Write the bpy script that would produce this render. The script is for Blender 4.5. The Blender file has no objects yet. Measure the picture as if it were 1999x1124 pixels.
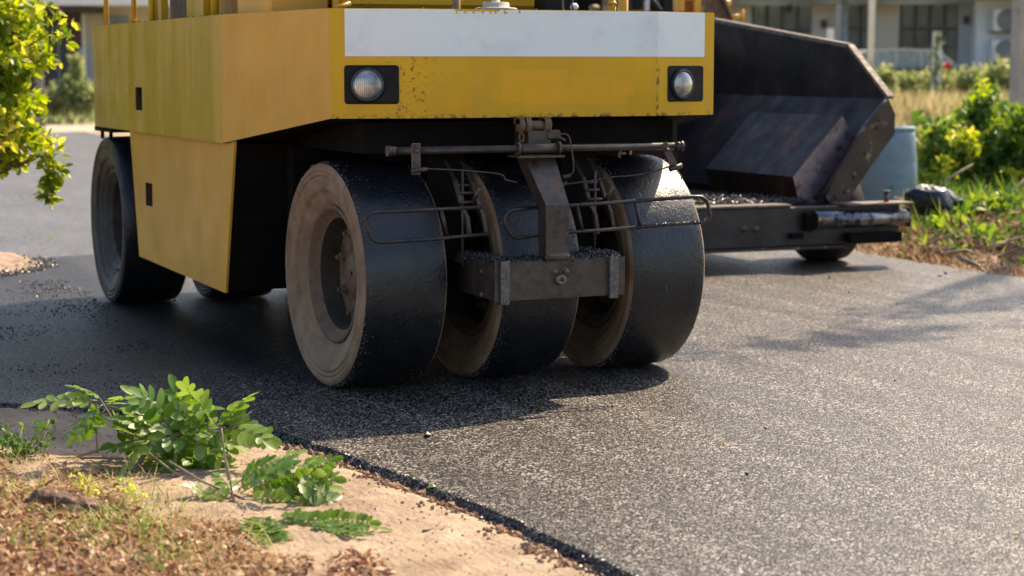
import bpy, math, random
from mathutils import Vector, Matrix, noise
import numpy as np
R_ = random.Random(7)
S = bpy.context.scene
col = S.collection
V = Vector
PI = math.pi
# ------------------------------------------------------------------ camera model (photo 1999x1124)
IW, IH = 1999.0, 1124.0
C0 = V((-2.7719, -8.7584, 1.4695)); YAW = .4018; PIT = .1101; F = 3908.3
fw = V((math.sin(YAW)*math.cos(PIT), math.cos(YAW)*math.cos(PIT), -math.sin(PIT)))
rt = V((math.cos(YAW), -math.sin(YAW), 0)); up = rt.cross(fw)
bk = V((math.sin(YAW), math.cos(YAW), 0))
def ray(px, py): return fw + rt*((px-IW/2)/F) - up*((py-IH/2)/F)
def at(px, py, D): return C0 + ray(px, py)*D
def WY(px, py, Y): d = ray(px, py); return C0 + d*((Y-C0.y)/d.y)
def WX(px, py, X): d = ray(px, py); return C0 + d*((X-C0.x)/d.x)
def WZ(px, py, Z=0.0): d = ray(px, py); return C0 + d*((Z-C0.z)/d.z)
def BL(px, py, H):                       # building frame: local x, z at horizontal distance H
    d = ray(px, py); d = d*(H/d.dot(bk)); return d.dot(rt), C0.z + d.z
# ------------------------------------------------------------------ materials
def newmat(name):
    m = bpy.data.materials.new(name); m.use_nodes = True
    nt = m.node_tree; nt.nodes.clear()
    o = nt.nodes.new('ShaderNodeOutputMaterial'); b = nt.nodes.new('ShaderNodeBsdfPrincipled')
    nt.links.new(b.outputs[0], o.inputs[0])
    return m, nt, b
def N(nt, t, **k):
    n = nt.nodes.new(t)
    for a, v in k.items():
        if a.startswith('_'): setattr(n, a[1:], v)
        else: n.inputs[a.replace('__', ' ')].default_value = v
    return n
def pos(nt, scale=(1, 1, 1)):
    g = nt.nodes.new('ShaderNodeNewGeometry'); mp = nt.nodes.new('ShaderNodeMapping')
    mp.inputs['Scale'].default_value = scale
    nt.links.new(g.outputs['Position'], mp.inputs['Vector']); return mp.outputs[0]
def ramp(nt, src, stops):
    r = nt.nodes.new('ShaderNodeValToRGB'); e = r.color_ramp.elements
    while len(e) < len(stops): e.new(.5)
    for k, (p, c) in enumerate(stops):
        e[k].position = p; e[k].color = (c, c, c, 1) if isinstance(c, (int, float)) else (*c, 1)
    nt.links.new(src, r.inputs[0]); return r.outputs[0]
def mix(nt, fac, a, b, mode='MIX'):
    m = nt.nodes.new('ShaderNodeMix'); m.data_type = 'RGBA'; m.blend_type = mode
    for s, i in ((fac, 0), (a, 6), (b, 7)):
        if hasattr(s, 'node'): nt.links.new(s, m.inputs[i])
        else: m.inputs[i].default_value = s if i == 0 else ((*s, 1) if len(s) == 3 else s)
    return m.outputs[2]
def math_(nt, op, a, b=None, c=None):
    m = nt.nodes.new('ShaderNodeMath'); m.operation = op
    for s, i in ((a, 0), (b, 1), (c, 2)):
        if s is None: continue
        if hasattr(s, 'node'): nt.links.new(s, m.inputs[i])
        else: m.inputs[i].default_value = s
    return m.outputs[0]
def noi(nt, vec, scale, detail=4, rough=.55):
    n = nt.nodes.new('ShaderNodeTexNoise'); n.inputs['Scale'].default_value = scale
    n.inputs['Detail'].default_value = detail; n.inputs['Roughness'].default_value = rough
    if vec is not None: nt.links.new(vec, n.inputs['Vector'])
    return n.outputs[0]
def vor(nt, vec, scale, feat='F1', out=0):
    n = nt.nodes.new('ShaderNodeTexVoronoi'); n.feature = feat; n.inputs['Scale'].default_value = scale
    nt.links.new(vec, n.inputs['Vector']); return n.outputs[out]
def bump(nt, b, h, strength=.5, dist=.01, prev=None):
    n = nt.nodes.new('ShaderNodeBump'); n.inputs['Strength'].default_value = strength; n.inputs['Distance'].default_value = dist
    nt.links.new(h, n.inputs['Height'])
    if prev: nt.links.new(prev, n.inputs['Normal'])
    nt.links.new(n.outputs[0], b.inputs['Normal']); return n.outputs[0]
def L(nt, a, b): nt.links.new(a, b)

def m_simple(name, c, rough=.5, metal=0, var=.25, sc=6, bmp=0, bsc=60, bdist=.004, spec=.5, dark=None, dk=(.55, .7)):
    m, nt, b = newmat(name); p = pos(nt)
    n = noi(nt, p, sc, 6, .6)
    lo = tuple(x*(1-var) for x in c); hi = tuple(min(1, x*(1+var)) for x in c)
    cc = ramp(nt, n, [(.3, lo), (.7, hi)])
    if dark:
        f = ramp(nt, noi(nt, p, sc*2.3, 7, .65), [(dk[0], 0), (dk[1], 1)])
        cc = mix(nt, f, cc, dark)
    L(nt, cc, b.inputs['Base Color'])
    b.inputs['Roughness'].default_value = rough; b.inputs['Metallic'].default_value = metal
    b.inputs['Specular IOR Level'].default_value = spec
    rr = ramp(nt, noi(nt, p, sc*1.7, 4), [(.3, max(0, rough-.1)), (.7, min(1, rough+.12))]); L(nt, rr, b.inputs['Roughness'])
    if bmp: bump(nt, b, noi(nt, p, bsc, 5), bmp, bdist)
    return m
def m_yellow(name, c, dust, dustamt, streak=0, patches=False, wear=True, olive=None):
    m, nt, b = newmat(name); p = pos(nt)
    ps = pos(nt, (9, 9, .9))
    n1 = noi(nt, p, 2.2, 5); cc = ramp(nt, n1, [(.3, tuple(x*.86 for x in c)), (.7, tuple(x*1.1 for x in c))])
    d = ramp(nt, noi(nt, ps, 1.3, 5, .6), [(.35, 0), (.65, 1)])
    cc = mix(nt, math_(nt, 'MULTIPLY', d, dustamt), cc, dust)
    if olive:
        f = ramp(nt, noi(nt, pos(nt, (5, 5, .35)), 1.1, 3), [(.42, 0), (.55, 1)])
        cc = mix(nt, math_(nt, 'MULTIPLY', f, .75), cc, olive)
    if streak:
        s = ramp(nt, noi(nt, pos(nt, (42, 42, 1.0)), 1.0, 5, .7), [(.45, 0), (.75, 1)])
        cc = mix(nt, math_(nt, 'MULTIPLY', s, streak), cc, tuple(x*.55 for x in c))
    if patches:                     # touched-up paint rectangles on the front plate
        sx = nt.nodes.new('ShaderNodeSeparateXYZ'); g = nt.nodes.new('ShaderNodeNewGeometry'); L(nt, g.outputs['Position'], sx.inputs[0])
        wob = math_(nt, 'MULTIPLY', math_(nt, 'SUBTRACT', noi(nt, p, 14, 3), .5), .05)
        for (x0, x1, z0, z1, am) in ((.70, 1.02, 1.31, 1.455, .55), (.80, 1.32, 1.30, 1.37, .5), (1.04, 1.22, 1.37, 1.43, .45), (.42, .56, 1.28, 1.36, .25), (1.24, 1.36, 1.34, 1.40, .5)):
            X = math_(nt, 'ADD', sx.outputs[0], wob); Z = math_(nt, 'ADD', sx.outputs[2], math_(nt, 'MULTIPLY', wob, .5))
            fx = math_(nt, 'MULTIPLY', math_(nt, 'GREATER_THAN', X, x0), math_(nt, 'LESS_THAN', X, x1))
            fz = math_(nt, 'MULTIPLY', math_(nt, 'GREATER_THAN', Z, z0), math_(nt, 'LESS_THAN', Z, z1))
            ff = math_(nt, 'MULTIPLY', math_(nt, 'MULTIPLY', fx, fz), am)
            cc = mix(nt, ff, cc, (.80, .40, .02))
        low = ramp(nt, math_(nt, 'SUBTRACT', sx.outputs[2], 1.244), [(0, 1), (.022, 0)]); ed = ramp(nt, math_(nt, 'ABSOLUTE', math_(nt, 'SUBTRACT', sx.outputs[0], 1.479)), [(0, 1), (.014, 0)])
        rust = ramp(nt, noi(nt, p, 34, 6, .7), [(.50, 0), (.57, 1)])
        cc = mix(nt, math_(nt, 'MULTIPLY', math_(nt, 'MAXIMUM', low, ed), rust), cc, (.10, .05, .025))
        # scuffs to bare metal near the left chamfer
        dx = math_(nt, 'ABSOLUTE', math_(nt, 'SUBTRACT', sx.outputs[0], .275))
        near = ramp(nt, dx, [(0, 1), (.17, 0)])
        sc = ramp(nt, noi(nt, pos(nt, (1, 1, 1.6)), 38, 6, .7), [(.55, 0), (.62, 1)])
        cc = mix(nt, math_(nt, 'MULTIPLY', near, sc), cc, (.10, .07, .045))
    if wear:
        w = ramp(nt, noi(nt, p, 26, 8, .7), [(.69, 0), (.73, 1)])
        cc = mix(nt, math_(nt, 'MULTIPLY', w, .7), cc, (.12, .07, .03))
    L(nt, cc, b.inputs['Base Color'])
    rr = ramp(nt, noi(nt, p, 5, 4), [(.3, .36), (.7, .58)]); L(nt, rr, b.inputs['Roughness']); b.inputs['Specular IOR Level'].default_value = .2
    bump(nt, b, noi(nt, p, 3.0, 3), .12, .03)
    return m
def m_leaf(name, c0, c1, c2, trans=.45, rough=.45):
    m, nt, b = newmat(name)
    a = nt.nodes.new('ShaderNodeAttribute'); a.attribute_name = 'rnd'
    cc = ramp(nt, a.outputs['Fac'], [(0, c0), (.5, c1), (1, c2)])
    L(nt, cc, b.inputs['Base Color']); b.inputs['Roughness'].default_value = rough
    t = nt.nodes.new('ShaderNodeBsdfTranslucent')
    hs = nt.nodes.new('ShaderNodeHueSaturation'); hs.inputs['Value'].default_value = 1.5; hs.inputs['Saturation'].default_value = 1.1; L(nt, cc, hs.inputs['Color'])
    hs.inputs['Hue'].default_value = .485
    L(nt, hs.outputs[0], t.inputs[0])
    ms = nt.nodes.new('ShaderNodeMixShader'); ms.inputs[0].default_value = trans
    L(nt, b.outputs[0], ms.inputs[1]); L(nt, t.outputs[0], ms.inputs[2])
    L(nt, ms.outputs[0], nt.nodes['Material Output'].inputs[0])
    return m

M = {}
M['yel'] = m_yellow('yellow_front', (.70, .40, .015), (.58, .34, .08), .25, .12, patches=True)
M['yel_chamfer'] = m_yellow('yellow_plain', (.70, .40, .015), (.58, .34, .08), .25, .12, patches=True)
M['yel_side'] = m_yellow('yellow_dusty_side_light', (.70, .35, .035), (.66, .37, .095), .5, .12, wear=True)  # dusty paint; the side's paler, warmer light is put into its colour
M['yel_rear'] = m_yellow('yellow_streaked_side_light', (.60, .35, .003), (.62, .42, .12), .75, .5, olive=(.46, .29, .0))  # streaked paint; grazing light on this face is put into its olive yellow
M['orange'] = m_simple('orange_paint', (.75, .36, .03), .4, var=.2, sc=9, dark=(.2, .1, .04), dk=(.62, .7))
M['white'] = m_simple('white_paint', (.80, .87, .85), .42, var=.03, sc=2, dark=(.64, .67, .70), dk=(.52, .8))
M['blk'] = m_simple('dark_housing', (.006, .007, .009), .5, var=.3, spec=.25)
M['under'] = m_simple('black_steel', (.007, .006, .0055), .8, var=.4, bmp=.3, bsc=30, spec=.12)  # near-black colour for underside, chassis and other steel parts
M['steel'] = m_simple('grimy_steel', (.085, .072, .062), .42, metal=.55, var=.4, sc=14, dark=(.16, .085, .045), dk=(.52, .66), bmp=.35, bsc=70, bdist=.003)
M['steel2'] = m_simple('worn_pipe', (.06, .052, .048), .38, metal=.6, var=.4, sc=20, bmp=.5, bsc=120, bdist=.002)
M['bright'] = m_simple('scraped_steel', (.17, .16, .155), .45, metal=.6, var=.4, sc=40, dark=(.1, .08, .06), dk=(.5, .6), bmp=.4, bsc=90)
def m_tyre():
    m, nt, b = newmat('black_tyre'); p = pos(nt)
    cc = ramp(nt, noi(nt, p, 9, 6, .6), [(.35, (.006, .007, .009)), (.7, (.014, .016, .020))])
    s = ramp(nt, noi(nt, p, 55, 6, .75), [(.63, 0), (.67, 1)]); s2 = ramp(nt, noi(nt, p, 4, 3), [(.42, .1), (.60, 1)])
    cc = mix(nt, math_(nt, 'MULTIPLY', s, math_(nt, 'MULTIPLY', s2, .6)), cc, (.30, .24, .20))
    L(nt, cc, b.inputs['Base Color'])
    L(nt, ramp(nt, noi(nt, p, 12, 5), [(.3, .24), (.7, .42)]), b.inputs['Roughness'])
    b.inputs['Specular IOR Level'].default_value = .7
    h = noi(nt, pos(nt, (1.6, 1, 1)), 60, 6, .62); n1 = bump(nt, b, h, .55, .006)
    bump(nt, b, noi(nt, p, 6, 3), .25, .02, n1)
    return m
M['tyre'] = m_tyre()
def m_side():
    m, nt, b = newmat('dusty_sidewall'); p = pos(nt)
    cc = ramp(nt, noi(nt, p, 7, 8, .62), [(.3, (.18, .11, .06)), (.55, (.30, .19, .11)), (.75, (.37, .25, .155))])
    f = ramp(nt, noi(nt, p, 22, 7, .7), [(.56, 0), (.70, 1)])
    cc = mix(nt, math_(nt, 'MULTIPLY', f, .6), cc, (.07, .05, .04))
    L(nt, cc, b.inputs['Base Color']); b.inputs['Roughness'].default_value = .85
    bump(nt, b, noi(nt, p, 45, 6), .4, .004)
    return m
M['side'] = m_side()
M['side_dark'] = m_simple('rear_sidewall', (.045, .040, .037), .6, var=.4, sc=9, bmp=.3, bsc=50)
M['rim'] = m_simple('dusty_rim', (.15, .09, .052), .75, var=.35, sc=10, dark=(.07, .05, .035), dk=(.52, .66), bmp=.2, bsc=60)
M['rim_shade'] = m_simple('shaded_rim_barrel', (.04, .028, .02), .8, var=.4, sc=9)  # rim colour darkened to carry the shade inside the barrel
M['lens'] = None
def m_lens():
    m, nt, b = newmat('headlight_glass'); p = pos(nt)
    b.inputs['Base Color'].default_value = (.40, .41, .42, 1); b.inputs['Metallic'].default_value = .6; b.inputs['Roughness'].default_value = .3
    w = nt.nodes.new('ShaderNodeTexWave'); w.inputs['Scale'].default_value = 40; w.bands_direction = 'X'; L(nt, p, w.inputs['Vector'])
    w2 = nt.nodes.new('ShaderNodeTexWave'); w2.inputs['Scale'].default_value = 9; w2.bands_direction = 'Z'; L(nt, p, w2.inputs['Vector'])
    gl = ramp(nt, noi(nt, p, 11, 3), [(.35, (.13, .14, .15)), (.5, (.34, .35, .36)), (.66, (.62, .58, .52))])  # blotchy greys paint the reflections inside the lamp
    L(nt, mix(nt, .55, gl, ramp(nt, w.outputs[1], [(.2, .45), (.8, 1.3)]), 'MULTIPLY'), b.inputs['Base Color'])
    bump(nt, b, math_(nt, 'ADD', w.outputs[1], w2.outputs[1]), .2, .003)
    b.inputs['Coat Weight'].default_value = 1.0
    return m
M['lens'] = m_lens()
def m_hopper():
    m, nt, b = newmat('hopper_plate'); p = pos(nt)
    cc = ramp(nt, noi(nt, p, 2.0, 7, .65), [(.35, (.011, .010, .011)), (.55, (.026, .020, .018)), (.68, (.070, .038, .026))])
    L(nt, cc, b.inputs['Base Color']); b.inputs['Metallic'].default_value = .1; b.inputs['Specular IOR Level'].default_value = .14
    L(nt, ramp(nt, noi(nt, pos(nt, (3, 3, 3)), 2.0, 6), [(.3, .38), (.7, .65)]), b.inputs['Roughness'])
    bump(nt, b, noi(nt, p, 22, 6), .25, .006)
    return m
M['hop'] = m_hopper()
M['hop_sky_sheen'] = m_simple('polished_sky_sheen_plate', (.21, .19, .24), .36, metal=.75, var=.35, sc=5, dark=(.10, .06, .05), dk=(.52, .68), bmp=.2, bsc=40)  # polished steel with the sky's reflection put into its violet base colour
M['hop_edge'] = m_simple('worn_plate_edge', (.15, .125, .105), .7, metal=.1, var=.4, sc=16, dark=(.05, .035, .03), dk=(.5, .62))
M['hop_lip'] = m_simple('chipped_lip', (.045, .033, .026), .5, metal=.2, var=.5, sc=3.2, dark=(.26, .22, .16), dk=(.58, .64), bmp=.4, bsc=40)
M['chrome'] = m_simple('scuffed_roller', (.22, .23, .26), .28, metal=.85, var=.5, sc=9, dark=(.03, .03, .03), dk=(.5, .6))
M['blue'] = m_simple('faded_blue_plastic', (.19, .27, .33), .5, var=.15, sc=5, dark=(.02, .12, .24), dk=(.6, .72))
M['bag'] = m_simple('black_bin_bag', (.018, .022, .03), .25, var=.3, sc=10, bmp=.6, bsc=16, bdist=.02)
M['bark'] = m_simple('bark', (.20, .15, .10), .8, var=.4, sc=20, bmp=.5, bsc=80)
M['twig'] = m_simple('grey_twig', (.26, .21, .15), .75, var=.35, sc=15, bmp=.3, bsc=80)
M['stem'] = m_simple('green_stem', (.20, .17, .06), .55, var=.3, sc=10)
M['stone'] = m_simple('reddish_stone', (.12, .075, .06), .9, var=.6, sc=16, bmp=1.0, bsc=30, bdist=.03, spec=.2, dark=(.34, .22, .15), dk=(.56, .66))
M['pod'] = m_simple('dark_pod', (.04, .02, .015), .6)
def m_asphalt(name, base, spec=.5, sc=125, r0=.28, r1=.6, tint=(1, 1, 1), hi=.30, amt=.30, bd=.008, road=False):
    m, nt, b = newmat(name); p = pos(nt)
    v = vor(nt, p, sc); vc = vor(nt, p, sc, out=1)
    sp = nt.nodes.new('ShaderNodeSeparateColor'); L(nt, vc, sp.inputs[0])
    c1 = ramp(nt, sp.outputs[0], [(0, tuple(base*.3*t for t in tint)), (1-amt-.12, tuple(base*1.1*t for t in tint)), (1-amt*.5, (hi*.5, hi*.45, hi*.40)), (1, (hi, hi*.9, hi*.8))])
    big = ramp(nt, noi(nt, pos(nt, (1, .35, 1)), 1.4, 5, .6), [(.3, .78), (.7, 1.22)])
    mid = ramp(nt, noi(nt, p, 9, 5, .6), [(.35, .8), (.65, 1.15)])
    cc = mix(nt, 1.0, mix(nt, 1.0, c1, big, 'MULTIPLY'), mid, 'MULTIPLY')
    cc = mix(nt, 1.0, cc, ramp(nt, v, [(.38, 1), (.7, .2)]), 'MULTIPLY')
    jl = None
    if road:      # lap joint between the two paving passes, and the fresh left mat darkened with the roller's shade
        sx = nt.nodes.new('ShaderNodeSeparateXYZ'); L(nt, p, sx.inputs[0])
        wob = math_(nt, 'MULTIPLY', math_(nt, 'SUBTRACT', noi(nt, pos(nt, (.3, 1, 1)), 1.1, 5), .5), .35)
        X = math_(nt, 'ADD', sx.outputs[0], wob)
        jl = ramp(nt, math_(nt, 'ABSOLUTE', math_(nt, 'SUBTRACT', X, 3.38)), [(0, 1), (.09, 0)])
        jm = math_(nt, 'MULTIPLY', jl, ramp(nt, noi(nt, p, 5, 6, .7), [(.35, .1), (.6, .75)]))
        cc = mix(nt, jm, cc, (.008, .008, .009))
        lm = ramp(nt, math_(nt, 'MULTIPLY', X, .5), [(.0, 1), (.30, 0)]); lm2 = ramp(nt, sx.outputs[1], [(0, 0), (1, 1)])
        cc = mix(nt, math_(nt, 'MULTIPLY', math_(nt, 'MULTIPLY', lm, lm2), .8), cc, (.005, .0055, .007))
        tr = ramp(nt, math_(nt, 'SINE', math_(nt, 'MULTIPLY', X, 14.0)), [(.0, .82), (1, 1.12)])
        cc = mix(nt, 1.0, cc, tr, 'MULTIPLY')
    L(nt, cc, b.inputs['Base Color'])
    L(nt, ramp(nt, sp.outputs[1], [(0, r0), (1, r1)]), b.inputs['Roughness'])
    b.inputs['Specular IOR Level'].default_value = spec
    h = math_(nt, 'ADD', math_(nt, 'MULTIPLY', math_(nt, 'SUBTRACT', 1.0, v), .8), math_(nt, 'MULTIPLY', sp.outputs[2], .9))
    n1 = bump(nt, b, h, 1.0, bd)
    bump(nt, b, noi(nt, pos(nt, (1, .6, 1)), 2.5, 5), .35, .02, n1)
    return m
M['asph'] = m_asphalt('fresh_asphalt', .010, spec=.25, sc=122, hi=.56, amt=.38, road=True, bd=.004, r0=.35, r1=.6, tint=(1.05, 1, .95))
M['asph_old'] = m_asphalt('old_asphalt', .19, spec=.4, sc=90, r0=.5, r1=.8, tint=(.88, 1.0, 1.14), hi=.34, amt=.2, bd=.003)
M['crumb'] = m_simple('asphalt_crumb', (.016, .015, .015), .4, var=.5, sc=60, spec=.8)
def m_ground():
    m, nt, b = newmat('sandy_dirt'); p = pos(nt)
    sand = ramp(nt, noi(nt, p, 3.5, 9, .65), [(.3, (.25, .18, .12)), (.55, (.42, .315, .22)), (.75, (.56, .45, .33))])
    gr = ramp(nt, noi(nt, p, 90, 4, .7), [(.3, .72), (.7, 1.2)])
    sand = mix(nt, 1.0, sand, gr, 'MULTIPLY')
    dk = ramp(nt, noi(nt, p, 12, 8, .7), [(.56, 0), (.70, 1)])
    sand = mix(nt, math_(nt, 'MULTIPLY', dk, .55), sand, (.15, .085, .05))
    # far field turns to dry grass
    sx = nt.nodes.new('ShaderNodeSeparateXYZ'); g = nt.nodes.new('ShaderNodeNewGeometry'); L(nt, g.outputs['Position'], sx.inputs[0])
    grass = ramp(nt, noi(nt, p, 1.2, 6, .7), [(.3, (.12, .14, .035)), (.5, (.28, .24, .08)), (.7, (.42, .32, .13))])
    f = math_(nt, 'MULTIPLY', ramp(nt, math_(nt, 'DIVIDE', sx.outputs[0], 30), [(.20, 0), (.27, 1)]), .85)
    cc = mix(nt, f, sand, grass)
    L(nt, cc, b.inputs['Base Color']); b.inputs['Roughness'].default_value = .92
    b.inputs['Specular IOR Level'].default_value = .2
    h = math_(nt, 'ADD', noi(nt, p, 30, 8, .7), math_(nt, 'MULTIPLY', noi(nt, p, 160, 3), .25))
    wv = nt.nodes.new('ShaderNodeTexWave'); wv.inputs['Scale'].default_value = 9; wv.inputs['Distortion'].default_value = 11; wv.inputs['Detail'].default_value = 3
    L(nt, p, wv.inputs['Vector'])
    h = math_(nt, 'ADD', h, math_(nt, 'MULTIPLY', wv.outputs[1], .11))
    bump(nt, b, h, .8, .022)
    return m
M['ground'] = m_ground()
M['soil'] = m_simple('brown_soil', (.26, .15, .09), .9, var=.4, sc=16, bmp=.8, bsc=50, bdist=.012, dark=(.08, .05, .035), dk=(.5, .7))
M['beige'] = m_simple('beige_wall', (.50, .47, .44), .8, var=.05, sc=.6)
M['greyw'] = m_simple('grey_wall', (.36, .39, .43), .8, var=.06, sc=.6)
M['whitew'] = m_simple('white_wall', (.70, .74, .80), .8, var=.05, sc=.7)
M['concrete'] = m_simple('concrete', (.34, .32, .30), .85, var=.2, sc=2.5, bmp=.3, bsc=20, dark=(.2, .18, .16), dk=(.55, .7))
M['slab'] = m_simple('grey_slab', (.27, .31, .33), .7, var=.1, sc=1)
M['mull'] = m_simple('dark_mullion', (.03, .035, .04), .5)
M['glass'] = m_simple('window_glass', (.08, .11, .10), .15, var=.9, sc=1.2, spec=1.0)
M['steelcol'] = m_simple('blue_grey_steel', (.22, .27, .31), .5)
M['acw'] = m_simple('white_casing', (.75, .75, .73), .6, var=.08)
M['fan'] = m_simple('grey_grille', (.20, .20, .20), .7)
M['car'] = m_simple('silver_car_paint', (.08, .085, .095), .25, metal=.5, var=.1)
M['carglass'] = m_simple('car_glass', (.20, .27, .31), .12, var=.25, spec=.8)
M['rubber'] = m_simple('rubber', (.02, .02, .02), .8)
M['brownw'] = m_simple('maroon_wall', (.10, .05, .05), .8, var=.15, sc=.7)
M['cream'] = m_simple('cream_wall', (.50, .46, .36), .8, var=.1, sc=.8)
M['red'] = m_simple('red_petals', (.65, .03, .03), .5)
M['rust'] = m_simple('rust', (.30, .11, .03), .8)
M['ventdk'] = m_simple('seat_brown', (.07, .035, .02), .6)
G1 = m_leaf('leaf_bright', (.06, .12, .012), (.22, .32, .02), (.58, .56, .09), .55)
G2 = m_leaf('leaf_green', (.03, .09, .015), (.09, .19, .03), (.26, .34, .05), .45)
G3 = m_leaf('leaf_far', (.07, .12, .06), (.18, .24, .10), (.38, .40, .16), .5)
G4 = m_leaf('leaf_sprig', (.045, .12, .012), (.13, .25, .03), (.32, .40, .13), .45, .38)
G5 = m_leaf('straw', (.22, .17, .06), (.38, .29, .12), (.52, .42, .20), .3, .7)
G6 = m_leaf('litter', (.10, .045, .025), (.32, .18, .09), (.62, .45, .28), .2, .7)
G7 = m_leaf('dry_brown', (.10, .06, .035), (.25, .17, .10), (.42, .34, .22), .25, .8)
G8 = m_leaf('pale_lime', (.35, .42, .06), (.50, .56, .10), (.62, .64, .2), .5, .5)
# ------------------------------------------------------------------ mesh builder
class MB:
    def __init__(s): s.v = []; s.f = []; s.mi = []; s.sm = []; s.r = []
    def add(s, vs, fs, mi=0, smooth=False, rnd=0.0):
        o = len(s.v); s.v += [V(v) for v in vs]
        for f in fs: s.f.append([i+o for i in f]); s.mi.append(mi); s.sm.append(smooth); s.r.append(rnd)
    def box(s, x0, x1, y0, y1, z0, z1, mi=0, bev=0.0):
        if bev > 0:
            b = min(bev, (x1-x0)*.45, (y1-y0)*.45, (z1-z0)*.45)
            # chamfered box: three nested slabs in one hull
            vs = []; 
            for sx in (0, 1):
                for sy in (0, 1):
                    for sz in (0, 1):
                        X, Y, Z = (x0, x1)[sx], (y0, y1)[sy], (z0, z1)[sz]
                        dx, dy, dz = (b, -b)[sx], (b, -b)[sy], (b, -b)[sz]
                        vs += [(X, Y+dy, Z+dz), (X+dx, Y, Z+dz), (X+dx, Y+dy, Z)]
            def i(a, b_, c, k): return (a*4+b_*2+c)*3+k
            fs = [[i(0,0,0,0), i(0,0,1,0), i(0,1,1,0), i(0,1,0,0)], [i(1,0,0,0), i(1,1,0,0), i(1,1,1,0), i(1,0,1,0)],
                  [i(0,0,0,1), i(1,0,0,1), i(1,0,1,1), i(0,0,1,1)], [i(0,1,0,1), i(0,1,1,1), i(1,1,1,1), i(1,1,0,1)],
                  [i(0,0,0,2), i(0,1,0,2), i(1,1,0,2), i(1,0,0,2)], [i(0,0,1,2), i(1,0,1,2), i(1,1,1,2), i(0,1,1,2)]]
            for a in (0, 1):
                for c in (0, 1):
                    fs.append([i(a,c,0,0), i(a,c,0,1), i(a,c,1,1), i(a,c,1,0)])
                    fs.append([i(a,0,c,0), i(a,0,c,2), i(a,1,c,2), i(a,1,c,0)])
                    fs.append([i(0,a,c,1), i(0,a,c,2), i(1,a,c,2), i(1,a,c,1)])
                    for e in (0, 1): fs.append([i(a,c,e,0), i(a,c,e,1), i(a,c,e,2)])
            s.add(vs, fs, mi); return
        s.hexa([(x0,y0,z0),(x1,y0,z0),(x1,y1,z0),(x0,y1,z0)], [(x0,y0,z1),(x1,y0,z1),(x1,y1,z1),(x0,y1,z1)], mi)
    def hexa(s, a, b, mi=0):
        n = len(a); vs = list(a)+list(b)
        fs = [list(range(n))[::-1], list(range(n, 2*n))]+[[i, (i+1) % n, n+(i+1) % n, n+i] for i in range(n)]
        s.add(vs, fs, mi)
    def slab(s, quad, th, mi=0):            # polygon thickened along its normal
        q = [V(p) for p in quad]; n = (q[1]-q[0]).cross(q[2]-q[0]).normalized()*th
        s.hexa(q, [p+n for p in q], mi)
    def tube(s, pts, r, seg=8, mi=0, r1=None, cap=True):
        pts = [V(p) for p in pts]; n = len(pts); rings = []
        for k, p in enumerate(pts):
            d = (pts[min(k+1, n-1)]-pts[max(k-1, 0)]).normalized()
            if k == 0:
                a = d.orthogonal().normalized()
            else:
                a = (a - d*a.dot(d)); a = a.normalized() if a.length > 1e-6 else d.orthogonal().normalized()
            b = d.cross(a); t = k/(n-1); rr = r if r1 is None else r+(r1-r)*t
            if isinstance(r, (list, tuple)): rr = r[k]
            rings.append([p+(a*math.cos(2*PI*j/seg)+b*math.sin(2*PI*j/seg))*rr for j in range(seg)])
        vs = [v for g in rings for v in g]; fs = []
        for k in range(n-1):
            for j in range(seg): fs.append([k*seg+j, k*seg+(j+1) % seg, (k+1)*seg+(j+1) % seg, (k+1)*seg+j])
        s.add(vs, fs, mi, True)
        if cap: o = len(s.v)-len(vs); s.f += [[o+j for j in range(seg)][::-1], [o+(n-1)*seg+j for j in range(seg)]]; s.mi += [mi, mi]; s.sm += [False, False]; s.r += [0, 0]
    def lathe(s, prof, c=(0, 0, 0), axis='x', seg=48, mi=0, smooth=True, ang=0.0):
        c = V(c); vs = []; n = len(prof)
        for j in range(seg):
            a = 2*PI*j/seg+ang; ca, sa = math.cos(a), math.sin(a)
            for (r, h) in prof:
                vs.append(c+(V((h, r*ca, r*sa)) if axis == 'x' else V((r*ca, r*sa, h)) if axis == 'z' else V((r*ca, h, r*sa))))
        fs = []
        for j in range(seg):
            k = (j+1) % seg
            for i in range(n-1): fs.append([j*n+i, j*n+i+1, k*n+i+1, k*n+i])
        s.add(vs, fs, mi, smooth)
    def disc_blob(s, c, r, amp=.3, nu=14, nv=9, mi=0, seed=0, sq=(1, 1, 1)):
        vs = []; c = V(c)
        for i in range(nv+1):
            t = PI*i/nv
            for j in range(nu):
                p = 2*PI*j/nu; d = V((math.sin(t)*math.cos(p), math.sin(t)*math.sin(p), math.cos(t)))
                k = 1+amp*noise.noise(d*1.9+V((seed, seed*.7, 3)))+amp*.5*noise.noise(d*5+V((seed, 3, seed)))
                vs.append(c+V((d.x*sq[0], d.y*sq[1], d.z*sq[2]))*r*k)
        fs = []
        for i in range(nv):
            for j in range(nu): fs.append([i*nu+j, i*nu+(j+1) % nu, (i+1)*nu+(j+1) % nu, (i+1)*nu+j])
        s.add(vs, fs, mi, True)
    def leaf(s, p, d, n, l, w, mi=0, rnd=None, fold=.15, curl=.0):
        p = V(p); d = V(d).normalized(); n = V(n); n = n-d*n.dot(d)
        n = n.normalized() if n.length > 1e-5 else d.orthogonal().normalized()
        b = d.cross(n); r = R_.random() if rnd is None else rnd
        m1 = p+d*l*.35; m2 = p+d*l*.72-n*l*curl*.5; t = p+d*l-n*l*curl
        u = n*w*fold
        vs = [p, m1+b*w*.5+u, m2+b*w*.42+u, t, m2-b*w*.42+u, m1-b*w*.5+u, m1, m2]
        s.add(vs, [[0, 6, 1], [6, 7, 2, 1], [7, 3, 2], [0, 5, 6], [6, 5, 4, 7], [7, 4, 3]], mi, False, r)
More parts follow.
